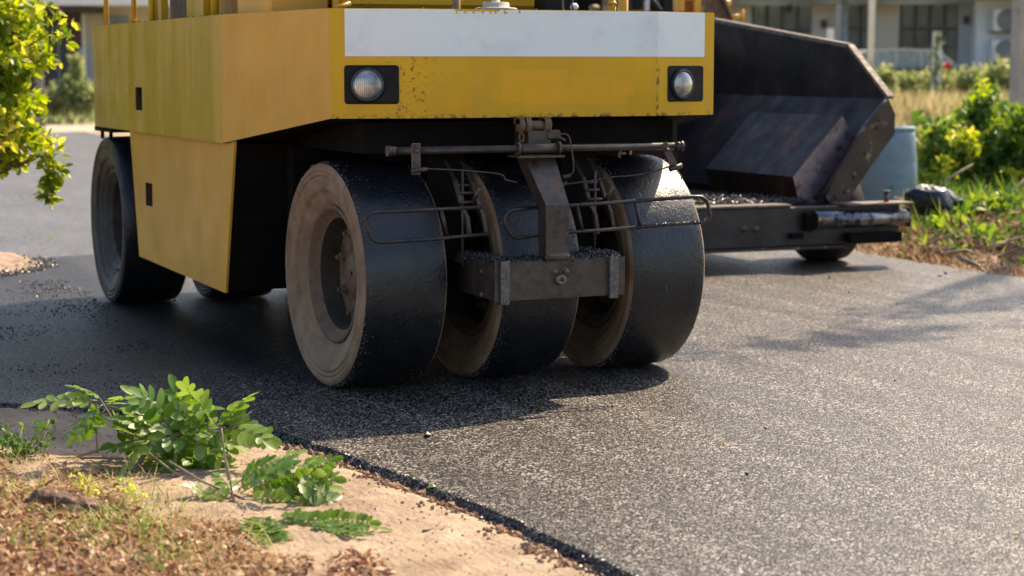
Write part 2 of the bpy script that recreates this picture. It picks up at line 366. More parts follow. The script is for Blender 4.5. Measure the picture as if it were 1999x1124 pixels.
    def leafq(s, p, d, n, l, w, mi=0, rnd=None):     # cheap leaf, one quad
        p = V(p); d = V(d).normalized(); n = V(n); b = d.cross(n)
        b = b.normalized() if b.length > 1e-5 else d.orthogonal().normalized()
        r = R_.random() if rnd is None else rnd
        s.add([p, p+d*l*.5+b*w*.5, p+d*l, p+d*l*.5-b*w*.5], [[0, 1, 2, 3]], mi, False, r)
    def build(s, name, mats, parent=None, loc=None, local=False, kind=None, **tags):
        if not isinstance(mats, (list, tuple)): mats = [mats]
        me = bpy.data.meshes.new(name)
        pw = parent['_w'] if parent else (0, 0, 0); pw = V(pw)
        lw = V(loc) if loc is not None else (pw if parent else V((0, 0, 0)))
        vs = s.v if local else [v-lw for v in s.v]
        me.from_pydata([tuple(v) for v in vs], [], s.f)
        for m in mats: me.materials.append(m)
        me.polygons.foreach_set('material_index', s.mi); me.polygons.foreach_set('use_smooth', s.sm)
        if any(s.r):
            a = me.attributes.new('rnd', 'FLOAT', 'FACE'); a.data.foreach_set('value', s.r)
        me.update()
        o = bpy.data.objects.new(name, me); col.objects.link(o)
        o.location = (lw-pw) if not local else (V(loc) if loc is not None else V((0, 0, 0)))
        o['_w'] = tuple(lw)
        if parent: o.parent = parent
        if kind: o['kind'] = kind
        for k, v in tags.items(): o[k] = v
        return o
def thing(name, label, cat, loc=(0, 0, 0), rz=0, group=None):
    o = bpy.data.objects.new(name, None); col.objects.link(o); o.location = loc; o.rotation_euler = (0, 0, rz)
    o.empty_display_size = .2
    o['label'] = label; o['category'] = cat; o['_w'] = tuple(loc)
    if group: o['group'] = group
    return o
def rv(): return V((R_.gauss(0, 1), R_.gauss(0, 1), R_.gauss(0, 1))).normalized()
def lerp(a, b, t): return V(a)*(1-t)+V(b)*t
# ================================================================== SETTING
def edge_x(y):            # left edge of the fresh asphalt for y below 0
    pts = [(-12, -.2), (-3.6, -.225), (-2.78, -.26), (-2.18, -.33), (-1.42, -.44), (-1.04, -.5), (-.47, -.79), (.12, -1.44), (.5, -2.4), (.9, -4.5), (1.0, -9)]
    for (a, b), (c, d) in zip(pts, pts[1:]):
        if y <= c: return b+(d-b)*max(0, (y-a))/(c-a)
    return -9
def nz(x, y, s, o=0): return noise.noise(V((x*s, y*s, o)))
def hgt(x, y):
    z = -.04
    # left verge
    e = edge_x(y)-x if y < 1.0 else -1
    if e > 0:
        z += min(.038, e*.30) + .022*nz(x, y, 3.1)*min(1, e*2) + .012*nz(x, y, 9, 3)*min(1, e*3)+.006*nz(x, y, 30, 4)*min(1, e*4)
        z += .12*max(0, min(1, (e-.9)/2.0))
    # right side beyond the verge
    r = x-5.95
    if r > 0:
        z += min(.07, r*.12) + .03*nz(x, y, 1.5)*min(1, r)
        D = (V((x, y, 0))-V((C0.x, C0.y, 0))).dot(bk)
        lat = (V((x, y, 0))-V((C0.x, C0.y, 0))).dot(rt)
        z += .60*max(0, min(1, (D-22)/23.))*max(0, min(1, (lat-.5)/3.5))
    return z
def grid(xs, ys, f):
    mb = MB(); nx = len(xs); vs = [(x, y, f(x, y)) for y in ys for x in xs]
    fs = [[j*nx+i, j*nx+i+1, (j+1)*nx+i+1, (j+1)*nx+i] for j in range(len(ys)-1) for i in range(nx-1)]
    mb.add(vs, fs, 0, True); return mb
def spaced(parts):
    o = []
    for a, b, st in parts:
        n = max(1, int(round((b-a)/st))); o += [a+(b-a)*i/n for i in range(n)]
    o.append(parts[-1][1]); return o
gx = spaced([(-400, -60, 60), (-60, -10, 8), (-10, -3, .6), (-3, -.1, .03), (-.1, 5.8, .9), (5.8, 10, .25), (10, 40, 1.5), (40, 120, 8), (120, 500, 70)])
gy = spaced([(-400, -60, 60), (-60, -10, 8), (-10, -4.4, .5), (-4.4, 1.1, .03), (1.1, 12, .35), (12, 60, 2), (60, 140, 8), (140, 900, 90)])
g = grid(gx, gy, hgt).build('ground', M['ground'], kind='structure')
# fresh asphalt mat
def road_outline():
    P = []
    y = -11.0
    while y < .95:
        x = edge_x(y); j = .012*nz(x, y, 14, 1)+.010*nz(x, y, 45, 2)
        P.append((x+j, y+j*.6)); y += .02 if y > -4.3 else .3
    P += [(-9, 1.0), (-9, 6.4), (-2.6, 6.5)]
    x = -2.6
    while x < 5.9: P.append((x, 6.9+.10*nz(x, 0, 2.5)+.05*nz(x, 1, 9))); x += .1
    P += [(5.98, 6.9)]
    y = 6.8
    while y > -11: P.append((5.97+.03*nz(1, y, 2)+.015*nz(2, y, 8), y)); y -= .12
    return P
rp = road_outline()
mb = MB(); n = len(rp)
cx, cy = 2.8, 0
outer = []
for i, (x, y) in enumerate(rp):
    a = V(rp[i-1]); b = V(rp[(i+1) % n]); t = (b-a).normalized(); nn = V((-t.y, t.x))    # outward for this winding
    k = .03+.02*nz(x, y, 20, 6)
    outer.append((x+nn.x*k, y+nn.y*k, -.05))
mb.add([(x, y, 0) for x, y in rp]+outer, [list(range(n))[::-1]]+[[i, n+i, n+(i+1) % n, (i+1) % n] for i in range(n)], 0)
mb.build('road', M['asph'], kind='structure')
o = grid(spaced([(-14, 6.1, 1)]), spaced([(6.0, 39, 1)]), lambda x, y: -.012)
o.build('old_road', M['asph_old'], kind='structure')
# dirt bank at the left behind the roller
mb = MB(); nx = 60
ax, bx, ay, by = -3.2, .05, 5.0, 8.2
def bankh(x, y):
    u = (x+1.75)/1.55; v = (y-6.55)/1.35; q = 1-(u*u+v*v); q += .25*nz(x, y, 2.2, 5)
    return -.02+max(-.02, .24*min(1, q*1.3)+.02*nz(x, y, 8)+.012*nz(x, y, 22))
grid([ax+(bx-ax)*i/nx for i in range(nx+1)], [ay+(by-ay)*i/nx for i in range(nx+1)], bankh).build('dirt_bank', m_simple('bank_soil', (.30, .21, .145), .9, var=.35, sc=9, bmp=.8, bsc=30, bdist=.02, dark=(.12, .08, .06), dk=(.5, .68)), kind='structure')
# far sandy verge across the end of the road
mb = grid(spaced([(-10, 26, 1)]), spaced([(37, 43, .6)]), lambda x, y: -.005+.05*min(1, (y-37)/1.2)+.02*nz(x, y, 1.2))
mb.build('sand_verge', m_simple('pale_sand', (.42, .34, .25), .9, var=.25, sc=1.5), kind='structure')
# crumbs along the asphalt edge
ico = []
def pebble(mb, c, r, mi=0):
    c = V(c); a = R_.random()*6
    d = [V((1, 0, 0)), V((0, 1, 0)), V((0, 0, 1)), V((-1, 0, 0)), V((0, -1, 0)), V((0, 0, -1))]
    m = Matrix.Rotation(a, 3, rv())
    vs = [c+(m @ (q*r*R_.uniform(.65, 1.2))) for q in d]
    mb.add(vs, [[0,1,2],[1,3,2],[3,4,2],[4,0,2],[1,0,5],[3,1,5],[4,3,5],[0,4,5]], mi, False, R_.random())
mb = MB(); mb2 = MB()
for i in range(6500):
    y = R_.uniform(-4.3, .9); x0 = edge_x(y); s = abs(R_.gauss(0, 1))
    clump = .5+.9*nz(0, y, 3.0, 8)
    k = s*.026*max(.25, clump*1.7)-.010
    x = x0-k*1.0; yy = y-k*.5
    r = R_.uniform(.003, .0085)
    z = max(hgt(x, yy), -.05)
    if k < .03: z = max(z, -.005 if k < 0 else -.012-.9*k)
    pebble(mb, (x, yy, z+r*.4), r)
for i in range(1800):
    a = R_.uniform(-1.9, .2); x = -1.75+1.6*math.cos(a)+R_.gauss(0, .05); y = 6.55+1.35*math.sin(a)+R_.gauss(0, .05)
    if x < -.9: continue
    r = R_.uniform(.005, .012); pebble(mb, (x, y, bankh(x, y)+r*.5 if bankh(x, y) > 0 else r*.5), r)
mb.build('asphalt_crumbs', M['crumb'], kind='stuff', label='black crumbs of fresh asphalt scattered along the pavement edge', category='asphalt crumbs')
for i in range(2600):
    y = R_.uniform(-4.3, .4); x0 = edge_x(y); k = .03+abs(R_.gauss(0, .06)); x = x0-k; yy = y-k*.5
    if nz(x, yy, 4, 2) < -.1: continue
    r = R_.uniform(.003, .012) if R_.random() < .93 else R_.uniform(.012, .022)
    pebble(mb2, (x, yy, hgt(x, yy)+r*.25), r)
for i in range(1500):
    x = R_.uniform(-2.2, -.3); y = R_.uniform(-4, -.3)
    if x > edge_x(y)-.05: continue
    r = R_.uniform(.002, .006); pebble(mb2, (x, y, hgt(x, y)+r*.25), r)
mb2.build('soil_clods', M['soil'], kind='stuff', label='brown soil clods strewn beside the asphalt edge', category='soil')
mb = MB()
for i in range(9000):
    y = R_.uniform(.3, 5.2); x = -2.6+R_.random()**.8*2.6; q = nz(x, y, 1.3, 11)+.4*nz(x, y, 4, 12)
    if q < -.02 or x > -.25+.15*nz(x, y, 2, 3) or R_.random() > .25+q: continue
    r = R_.uniform(.002, .0055)*(1+max(0, q)); pebble(mb, (x, y, r*.3+.012*max(0, q)*R_.random()), r)
mb.build('loose_asphalt', M['crumb'], kind='stuff', label='rough loose black asphalt spread over the mat at the left of the roller', category='loose asphalt')
# loose grit on the road
mb = MB()
for i in range(45):
    y = R_.uniform(-3.8, 4.5); x = R_.uniform(edge_x(min(y, .9))+.05 if y < .9 else -1, 5.8); r = R_.uniform(.004, .012)
    if R_.random() < .3: r *= 1.6
    pebble(mb, (x, y, r*.4), r)
mb.build('road_grit', M['crumb'], kind='stuff', label='loose dark grit lying on the rolled asphalt surface', category='grit')
# ================================================================== ROAD ROLLER
p_, w_ = .6711, .4089; XC = p_+w_/2; ST = -.0547
xd, xe = .2737, 2*XC-.2737; yf, zt, zb, z2 = -.4756, 1.722, 1.2439, 1.0962
a_, b_, fl, yb, ya = .3462, .0967, .1611, .8549, 3.9591
RW = .52; yr = 3.6869; xr = -.2299
roller = thing('road_roller', 'big yellow pneumatic tyred road roller with a white band across its front', 'road roller', (XC, 1.8, 0))
xcL, xcR = xd-a_, xe+a_; xbL, xbR = xcL-fl, xcR+fl
plan = [(xd, yf, zb), (xe, yf, zb), (xcR, yf+b_, zb), (xbR, yb, z2), (xbR, ya, z2), (xbL, ya, z2), (xbL, yb, z2), (xcL, yf+b_, zb)]
mb = MB(); n = 8
vs = [(x, y, z) for x, y, z in plan]+[(x, y, zt) for x, y, z in plan]
inn = []
for x, y, z in plan:
    v = V((x-XC, y-1.8)); v = v*(1-.022/max(.3, v.length)*1.4); inn.append((v.x+XC, v.y+1.8, zt))
vs += inn
vs += [(x, y, 1.30) for x, y, z in inn]+[(x, y, z+.0) for (x, y, _), (_, _, z) in zip(inn, plan)]
faces = []; mis = [0, 1, 1, 3, 3, 3, 2, 1]
# order of sides: D-E front, E-F chamfer, F-G, G-H, H-I, I-B (rear side), B-C (side), C-D chamfer
mis = [0, 1, 2, 3, 3, 3, 2, 1]
SLOT = (WX(271, 170, xbL), WX(279, 216, xbL))
def side_with_slot(mb, A, B, z0A, z0B, z1, slot, mi, depth=.06):
    """vertical wall in plane x=const from y=A to y=B with a rectangular opening and its recess"""
    x = slot[0].x; y0, y1 = sorted((slot[0].y, slot[1].y)); s0, s1 = sorted((slot[0].z, slot[1].z))
    return x, y0, y1, s0, s1
x = xbL; sy = WX(271, 192, xbL).y; sz0 = WX(271, 215, xbL).z; sz1 = WX(271, 170, xbL).z; sh = .085
ring = lambda q: q
o_ = [(x, yb, z2), (x, ya, z2), (x, ya, zt), (x, yb, zt)]
i_ = [(x, sy-sh, sz0), (x, sy+sh, sz0), (x, sy+sh, sz1), (x, sy-sh, sz1)]
mb.add(vs, [], 0)
for k in range(8):
    m = (k+1) % 8
    if k == 5: continue
    mb.f.append([k, m, 8+m, 8+k]); mb.mi.append(mis[k]); mb.sm.append(False); mb.r.append(0)
for k in range(8):
    m = (k+1) % 8
    for q, mi in (([8+k, 8+m, 16+m, 16+k], 4), ([24+k, 24+m, 16+m, 16+k][::-1], 5)):
        mb.f.append(q); mb.mi.append(mi); mb.sm.append(False); mb.r.append(0)
mb.f.append([24+k for k in range(8)]); mb.mi.append(5); mb.sm.append(False); mb.r.append(0)   # deck, sunk below the rim
mb.f.append([0, 7, 2, 1]); mb.mi.append(5); mb.sm.append(False); mb.r.append(0)
mb.f.append([7, 6, 3, 2]); mb.mi.append(5); mb.sm.append(False); mb.r.append(0)
mb.f.append([6, 5, 4, 3]); mb.mi.append(5); mb.sm.append(False); mb.r.append(0)
def holed(mb, o_, i_, inward, mi, mi_in):
    ib = [tuple(V(p)+V(inward)) for p in i_]
    mb.add(list(o_)+list(i_), [[0, 1, 5, 4], [1, 2, 6, 5], [2, 3, 7, 6], [3, 0, 4, 7]], mi)
    mb.add(list(i_)+ib, [[0, 1, 5, 4], [1, 2, 6, 5], [2, 3, 7, 6], [3, 0, 4, 7], [4, 5, 6, 7]], mi_in)
holed(mb, o_, i_, (.05, 0, 0), 3, 6)
mb.build('body', [M['yel'], M['yel_chamfer'], M['yel_side'], M['yel_rear'], M['hop_edge'], M['under'], M['ventdk']], roller)
# white band, 2.5 mm proud of the front
def fp(px, py):      # pixel on the front polyline -> world
    if px < 806: A, B = V((xcL, yf+b_, 0)), V((xd, yf, 0))
    elif px < 1284: A, B = V((xd, yf, 0)), V((xe, yf, 0))
    else: A, B = V((xe, yf, 0)), V((xcR, yf+b_, 0))
    nrm = V((B.y-A.y, -(B.x-A.x), 0)).normalized(); d = ray(px, py); t = (A-C0).dot(nrm)/d.dot(nrm); return C0+d*t, nrm
q0, n0 = fp(673, 60); q3, n3 = fp(1375, 60)
bz0 = fp(1000, 110)[0].z; bz1 = zt-.002
e = .0025
mb = MB()
st_ = [(q0+n0*e), V((xd, yf, 0))+V((-.0006, -e, 0)), V((xe, yf, 0))+V((.0006, -e, 0)), q3+n3*e]
fr = [(s.x, s.y, bz0) for s in st_]+[(s.x, s.y, bz1) for s in st_]
bkv = [(s.x+(0, 0, 0, 0)[k], s.y+.002, bz0) for k, s in enumerate(st_)]+[(s.x, s.y+.002, bz1) for s in st_]
mb.add(fr+bkv, [[0, 1, 5, 4], [1, 2, 6, 5], [2, 3, 7, 6], [0, 4, 12, 8], [3, 11, 15, 7], [4, 5, 13, 12], [5, 6, 14, 13], [6, 7, 15, 14], [0, 8, 9, 1], [1, 9, 10, 2], [2, 10, 11, 3]])
band = mb.build('white_band', M['white'], roller)
# residue of cut lettering along the top of the band
mb = MB()
for px in (891, 908, 924, 942, 957, 967, 986, 1014):
    c, nn = fp(px, 22); h = .006
    if px == 986:
        for dx, z in ((0, .004), (-.004, 0), (-.003, -.006), (.002, -.009), (.007, -.006)): mb.box(c.x+dx-.003, c.x+dx+.003, c.y-.0045, c.y-.0026, c.z+z-.003, c.z+z+.003)
        continue
    mb.box(c.x-.0025, c.x+.0025, c.y-.0045, c.y-.0026, c.z-h, c.z+h)
    mb.box(c.x-.005, c.x+.005, c.y-.0047, c.y-.0027, c.z-h-.003, c.z-h)
mb.box(fp(888, 17)[0].x, fp(975, 17)[0].x, yf-.0042, yf-.0026, zt-.008, zt-.001)
mb.build('lettering_remnant', M['yel_chamfer'], roller)
# headlights
def headlight(x0p, x1p, y0p, y1p, cxp, cyp, rp_):
    c, nn = fp((x0p+x1p)/2, (y0p+y1p)/2); t = V((-nn.y, nn.x, 0)); 
    if t.x < 0: t = -t
    A = fp(x0p, cyp)[0]; B = fp(x1p, cyp)[0]; zt_ = fp((x0p+x1p)/2, y0p)[0].z; zb_ = fp((x0p+x1p)/2, y1p)[0].z
    w = (B-A).length/2; h = (zt_-zb_)/2; mid = (A+B)/2; mid.z = (zt_+zb_)/2
    mb = MB(); r = .014; out = []
    for cxx, czz, a0 in ((w-r, h-r, 0), (-w+r, h-r, PI/2), (-w+r, -h+r, PI), (w-r, -h+r, 1.5*PI)):
        for k in range(5): a = a0+k*PI/8; out.append((cxx+r*math.cos(a), czz+r*math.sin(a)))
    n = len(out)
    L0 = [mid+t*x+V((0, 0, z))+nn*.003 for x, z in out]
    L1 = [mid+t*x*.95+V((0, 0, z*.94))+nn*.005 for x, z in out]
    L2 = [mid+t*x*.92+V((0, 0, z*.9))+nn*.0035 for x, z in out]
    Lb = [mid+t*x+V((0, 0, z))+nn*.0005 for x, z in out]
    vs = Lb+L0+L1+L2
    fs = [[k*n+i, k*n+(i+1) % n, (k+1)*n+(i+1) % n, (k+1)*n+i] for k in range(3) for i in range(n)]+[[3*n+i for i in range(n)]]
    mb.add(vs, fs)
    hl = mb.build('headlight', M['blk'], roller, loc=mid)
    c = fp(cxp, cyp)[0]; R = rp_
    # ring and domed lens facing along nn
    def ringpts(rr, off, seg=32): return [c+nn*off+(t*math.cos(2*PI*j/seg)+V((0, 0, 1))*math.sin(2*PI*j/seg))*rr for j in range(seg)]
    def rings(mb, prof, cap, sm=True):
        vs = []; seg = 32
        for rr, off in prof: vs += ringpts(rr, off)
        fs = [[k*seg+j, k*seg+(j+1) % seg, (k+1)*seg+(j+1) % seg, (k+1)*seg+j] for k in range(len(prof)-1) for j in range(seg)]
        if cap: fs.append([(len(prof)-1)*seg+j for j in range(seg)])
        mb.add(vs, fs, 0, sm)
    mb = MB(); rings(mb, [(R*1.075, .0175), (R*1.05, .0205), (R*.99, .0195), (R*.975, .0165)], False); mb.build('bezel', M['car'], hl)
    mb = MB(); rings(mb, [(R*1.22, .0045), (R*1.2, .012), (R*1.08, .018), (R*1.02, .014), (R*1.01, .008)], False); mb.build('lamp_ring', M['blk'], hl)
    mb = MB(); rings(mb, [(R*1.02, .010), (R*.96, .016), (R*.8, .022), (R*.55, .027), (R*.25, .030), (R*.05, .0305)], True); mb.build('lens', M['lens'], hl)
headlight(672, 779, 127, 203, 717, 165, .066)
headlight(1303, 1372, 128, 198, 1330, 164, .061)
# lower side panel
pxl = xbL+.028
PT = [WX(458, 281, pxl), WX(253, 258, pxl), WX(272, 500, pxl), WX(440, 572, pxl)]
PT[0].z = PT[1].z = z2+.02
mb = MB()
sc = WX(291, 380, pxl); h0, h1 = WX(291, 402, pxl).z, WX(291, 357, pxl).z
ii = [(pxl, sc.y-.085, h0), (pxl, sc.y-.085, h1), (pxl, sc.y+.085, h1), (pxl, sc.y+.085, h0)]
oo = [tuple(PT[3]), tuple(PT[0]), tuple(PT[1]), tuple(PT[2])]
holed(mb, oo, ii, (.045, 0, 0), 0, 1)
bb = [(pxl+.012, p[1], p[2]) for p in oo]
mb.add(oo+bb, [[0, 4, 5, 1], [1, 5, 6, 2], [2, 6, 7, 3], [3, 7, 4, 0]], 0)
mb.build('side_panel', [M['yel_side'], M['ventdk'], M['hop_edge']], roller)
# worn corner at the foot of the panel
mx = 2*XC-pxl; mo = [(mx, p[1], p[2]) for p in oo]
mb = MB(); mb.hexa(mo, [(mx-.012, p[1], p[2]) for p in oo]); mb.build('side_panel', M['yel_side'], roller)
# chassis behind panel
mb = MB()
mb.hexa([(pxl+.013, PT[3].y+.012, .355), (2*XC-pxl-.013, PT[3].y+.012, .355), (2*XC-pxl-.013, PT[3].y+.06, .355), (pxl+.013, PT[3].y+.06, .355)], [(pxl+.013, PT[0].y+.012, z2-.001), (2*XC-pxl-.013, PT[0].y+.012, z2-.001), (2*XC-pxl-.013, PT[0].y+.06, z2-.001), (pxl+.013, PT[0].y+.06, z2-.001)])
mb.box(.15, 2*XC-.15, PT[3].y+.07, 3.0, .40, z2-.002)
mb.box(.25, 2*XC-.25, 3.0, 4.4, .75, z2-.002)
mb.box(.1, 1.65, -.30, .83, 1.085, zb-.02)
mb.box(.44, .62, -.22, .75, .34, 1.085); mb.box(1.12, 1.30, -.19, .75, .34, 1.085); mb.box(.05, 1.7, .60, .70, .22, 1.084)  # gap boxes and cross plate added to block light between the wheels
mb.build('chassis', M['under'], roller)
mb = MB(); Z0, Z1 = zb, z2
# rear ledge with bolts under the body
mb = MB(); e0 = WX(195, 252, xbL+.05); mb.box(xbL+.02, xbL+.2, e0.y-.5, e0.y+.02, z2-.03, z2-.001)
for k in range(2): mb.tube([(xbL+.05, e0.y-.08-.26*k, z2-.03), (xbL+.05, e0.y-.08-.26*k, z2-.08)], .012, 8)
mb.build('rear_ledge', M['under'], roller)
mb = MB()
for k in range(9):
    x_ = xd+.06+(xe-xd-.12)*k/8
    mb.tube([(x_, yf+.03, zt-.001), (x_, yf+.03, zt+.006)], .007, 6)
for k in range(22):
    y_ = yb+.05+k*.14; mb.tube([(xbL+.022, y_, zt-.001), (xbL+.022, y_, zt+.006)], .006, 6)
mb.build('rim_bolts', M['rim'], roller, kind='stuff')
# ---- wheels
def tyre_prof(side):      # radii and offsets from left face to right face
    w = w_; R = RW
    a = [(.60*R, .075), (.64*R, .050), (.70*R, .032), (.74*R, .026), (.745*R, .019), (.78*R, .014), (.84*R, .006), (.856*R, .004), (.862*R, .012), (.874*R, .012), (.88*R, .002), (.905*R, .001), (.909*R, .006), (.915*R, .006), (.919*R, .000), (.94*R, .000), (.965*R, .004), (.982*R, .013)]
    b = [(.982*R, .013), (.992*R, .03), (.997*R, .08), (R, .15), (R, w/2)]
    return a, b
def make_wheel(name, center, ang, first):
    wh = None
    c = V((0, 0, 0))
    rim = MB()
    R = RW; w = w_
    pr = [(.60*R, .072), (.615*R, .060), (.605*R, .052), (.58*R, .052), (.565*R, .066), (.55*R, .070), (.535*R, .080), (.515*R, .088), (.50*R, .092)]
    rim.lathe([(r, x-w/2) for r, x in pr], c, 'x', 48)
    rim.lathe([(r, x-w/2) for r, x in [(.50*R, .092), (.488*R, .11), (.478*R, .185)]], c, 'x', 48, 1)
    rim.lathe([(r, x-w/2) for r, x in [(.478*R, .185), (.47*R, .196), (.30*R, .190), (.27*R, .172), (.19*R, .165), (.17*R, .15), (.02*R, .148)]], c, 'x', 48)
    rim.lathe([(r, w/2-x) for r, x in [(.60*R, .072), (.615*R, .060), (.58*R, .052), (.53*R, .08), (.50*R, .12), (.49*R, .16), (.1*R, .165)]], c, 'x', 48)
    o = rim.build(name, M[first['rim']], roller, loc=center, local=True) if False else None
    me_parent = rim
    wo = rim.build(name, [M[first['rim']], M['rim_shade']], None, local=True)
    wo.parent = roller; wo.location = V(center)-V(roller['_w']); wo.rotation_euler = (0, 0, ang); wo['_w'] = (0, 0, 0)
    t = MB(); a, b = tyre_prof(0)
    t.lathe([(r, x-w/2) for r, x in a], c, 'x', 72, 1)
    full = b+[(r, w-x) for r, x in b[::-1][1:]]
    t.lathe([(r, x-w/2) for r, x in full], c, 'x', 96, 0)
    t.lathe([(r, w/2-x) for r, x in a], c, 'x', 72, 1)
    to = t.build('tyre', [M['tyre'], M[first['side']]], None, local=True); to.parent = wo
    nuts = MB()
    for k in range(8):
        an = 2*PI*k/8+.3; y, z = math.cos(an)*.385*R, math.sin(an)*.385*R
        nuts = MB(); nuts.lathe([(.001, -.045), (.012, -.045), (.013, -.028), (.022, -.027), (.024, -.004), (.031, -.004), (.032, .004)], (.191-w/2, y, z), 'x', 6, 0, False)
        no = nuts.build('lug_nut', M[first['rim']], None, local=True); no.parent = wo
    return wo
def copy_tree(o, parent=None):
    c = o.copy(); col.objects.link(c); c.parent = parent
    for ch in list(o.children): copy_tree(ch, c)
    return c
def wheelpos(i): t = i*p_+w_/2; return V((t*math.cos(ST), -t*math.sin(ST), RW))
w0 = make_wheel('front_wheel', wheelpos(0), -ST, dict(rim='rim', side='side'))
sg = MB()
for i in range(900):
    a = R_.uniform(0, 2*PI); xo = R_.choice((-1, 1, -1))*(w_/2-.012-abs(R_.gauss(0, .022))) if i % 4 else R_.uniform(-w_/2+.03, w_/2-.03)
    rr = RW*(1.0-.0025-.006*max(0, (abs(xo)-.13)/.07)); pebble(sg, (xo, rr*math.cos(a), rr*math.sin(a)), R_.uniform(.0015, .0042))
so_ = sg.build('stuck_grit', m_simple('stuck_grit', (.16, .13, .11), .8, var=.6, sc=60), None, local=True, kind='stuff'); so_.parent = w0
for i in (1, 2):
    c = copy_tree(w0, roller); c.location = wheelpos(i)-V(roller['_w'])
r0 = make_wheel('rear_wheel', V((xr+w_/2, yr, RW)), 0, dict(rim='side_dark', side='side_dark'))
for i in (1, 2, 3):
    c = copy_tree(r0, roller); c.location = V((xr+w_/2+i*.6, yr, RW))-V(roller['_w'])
mb = MB(); mb.tube([wheelpos(0), wheelpos(2)], .07, 16); mb.build('axle', M['under'], roller); mb = MB(); mb.tube([(.0, yr, RW), (1.75, yr, RW)], .08, 16); mb.build('axle', M['under'], roller)
# ---- front fork / beam
def sy_(x): return .0547*(x-.6)
BY = -.75
def rbox(mb, x0, x1, yo0, yo1, z0, z1, mi=0):
    pts = [(x0, BY+yo0+sy_(x0)), (x1, BY+yo0+sy_(x1)), (x1, BY+yo1+sy_(x1)), (x0, BY+yo1+sy_(x0))]
    mb.hexa([(x, y, z0) for x, y in pts], [(x, y, z1) for x, y in pts], mi)
bl, br = WY(965, 550, BY).x, WY(1222, 540, BY+.02).x
z0_, z1_ = WY(1080, 583, BY).z, WY(1080, 508, BY).z
mb = MB()
rbox(mb, bl, br, 0, .012, z0_, z1_); rbox(mb, bl+.012, br-.012, .10, .112, z0_+.02, z1_); rbox(mb, bl+.012, br-.012, .012, .10, z0_+.02, z1_-.035)
rbox(mb, bl, bl+.012, .012, .42, z0_+.004, z1_-.004); rbox(mb, bl+.012, bl+.10, .112, .55, z0_+.02, z1_-.02)
rbox(mb, br-.012, br, .012, .42, z0_+.004, z1_-.004); rbox(mb, br-.10, br-.012, .112, .55, z0_+.02, z1_-.02)
beam = mb.build('front_beam', M['steel'], roller)
def strap(x0, x1, o, zz=0.0, m='bright'):
    s = MB(); rbox(s, x0, x1, -o, -.0008, z0_-.012-zz, z1_+.006); s.build('strap', M[m], beam)
X = lambda px: WY(px, 540, BY).x
strap(X(974), X(982), .022); strap(X(983), X(993), .012, .004); strap(X(1193), X(1210), .018)
strap(bl-.001, bl+.02, .006, -.012, 'steel')
mb = MB(); rbox(mb, X(1015), X(1165), -.0025, -.0005, z0_+.02, z1_-.012)
for px in (1085, 1107):
    s = MB(); c = WY(px, 530, BY-.002); c.y = BY+sy_(c.x); s.lathe([(.001, -.022), (.010, -.02), (.0125, -.012), (.0125, -.001), (.016, -.0005)], c, 'y', 12); s.build('cap_nut', M['bright'], beam)
s = MB(); c = WY(1095, 546, BY); c.y = BY+sy_(c.x); s.lathe([(.008, -.010), (.009, -.026), (.02, -.026), (.025, -.02), (.026, -.001)], c, 'y', 20); s.lathe([(.001, -.012), (.008, -.012)], c, 'y', 20); s.build('ring_plug', M['bright'], beam)
for (px, py) in ((942, 530), (942, 575)):
    s = MB(); c = V((bl, WX(px, py, bl).y, WX(px, py, bl).z)); s.lathe([(.001, -.014), (.014, -.013), (.015, -.001)], c, 'x', 8); s.build('side_bolt', M['steel'], beam)
# crumbs heaped in the beam tray
mb = MB()
for i in range(3000):
    x = R_.uniform(bl+.012, br-.01); yo = R_.uniform(.0, .11); hp = .010+.012*nz(x, 3, 12)
    mb_r = R_.uniform(.003, .007); z = z1_-.012+R_.random()**.6*(.022+hp*1.4)*(1-abs(yo-.055)/.085)
    pebble(mb, (x, BY+yo+sy_(x), z), mb_r)
for i in range(1400):
    yo = R_.uniform(.1, .42); x = bl+R_.uniform(.0, .1); pebble(mb, (x, BY+yo, z1_-.02+R_.random()*.035), R_.uniform(.003, .007))
    pebble(mb, (br-.1+R_.uniform(0, .1), BY+yo+.03, z1_-.02+R_.random()*.035), R_.uniform(.003, .007))
mb.build('beam_crumbs', M['crumb'], kind='stuff', label='black asphalt crumbs heaped on top of the front beam of the roller', category='asphalt crumbs')
# yoke arm: front profile in y,z swept across x
yk = [(-.60, WY(1050, 306, -.6).z), (-.745, WY(1085, 400, -.74).z), (-.745, z1_+.035), (-.755, z1_+.0)]
tA, tB = WY(1024, 308, -.6).x, WY(1083, 308, -.6).x; cA, cB = WY(1065, 400, -.74).x, WY(1110, 400, -.74).x
xs0 = [tA, cA, cA, cA]; xs1 = [tB, cB, cB, cB]; dep = [.10, .09, .08, .08]
mb = MB(); vs = []
for k, (y, z) in enumerate(yk): vs += [(xs0[k], y, z), (xs1[k], y, z), (xs1[k], y+dep[k], z-.01*(k == 1)), (xs0[k], y+dep[k], z-.01*(k == 1))]
fs = [[0, 3, 2, 1], [12, 13, 14, 15]]
for k in range(3):
    for j in range(4): fs.append([k*4+j, k*4+(j+1) % 4, (k+1)*4+(j+1) % 4, (k+1)*4+j])
mb.add(vs, fs)
mb.box(cA-.005, cB+.005, -.762, -.655, z1_-.004, z1_+.03, bev=.012)
mb.build('yoke_arm', M['steel'], roller)
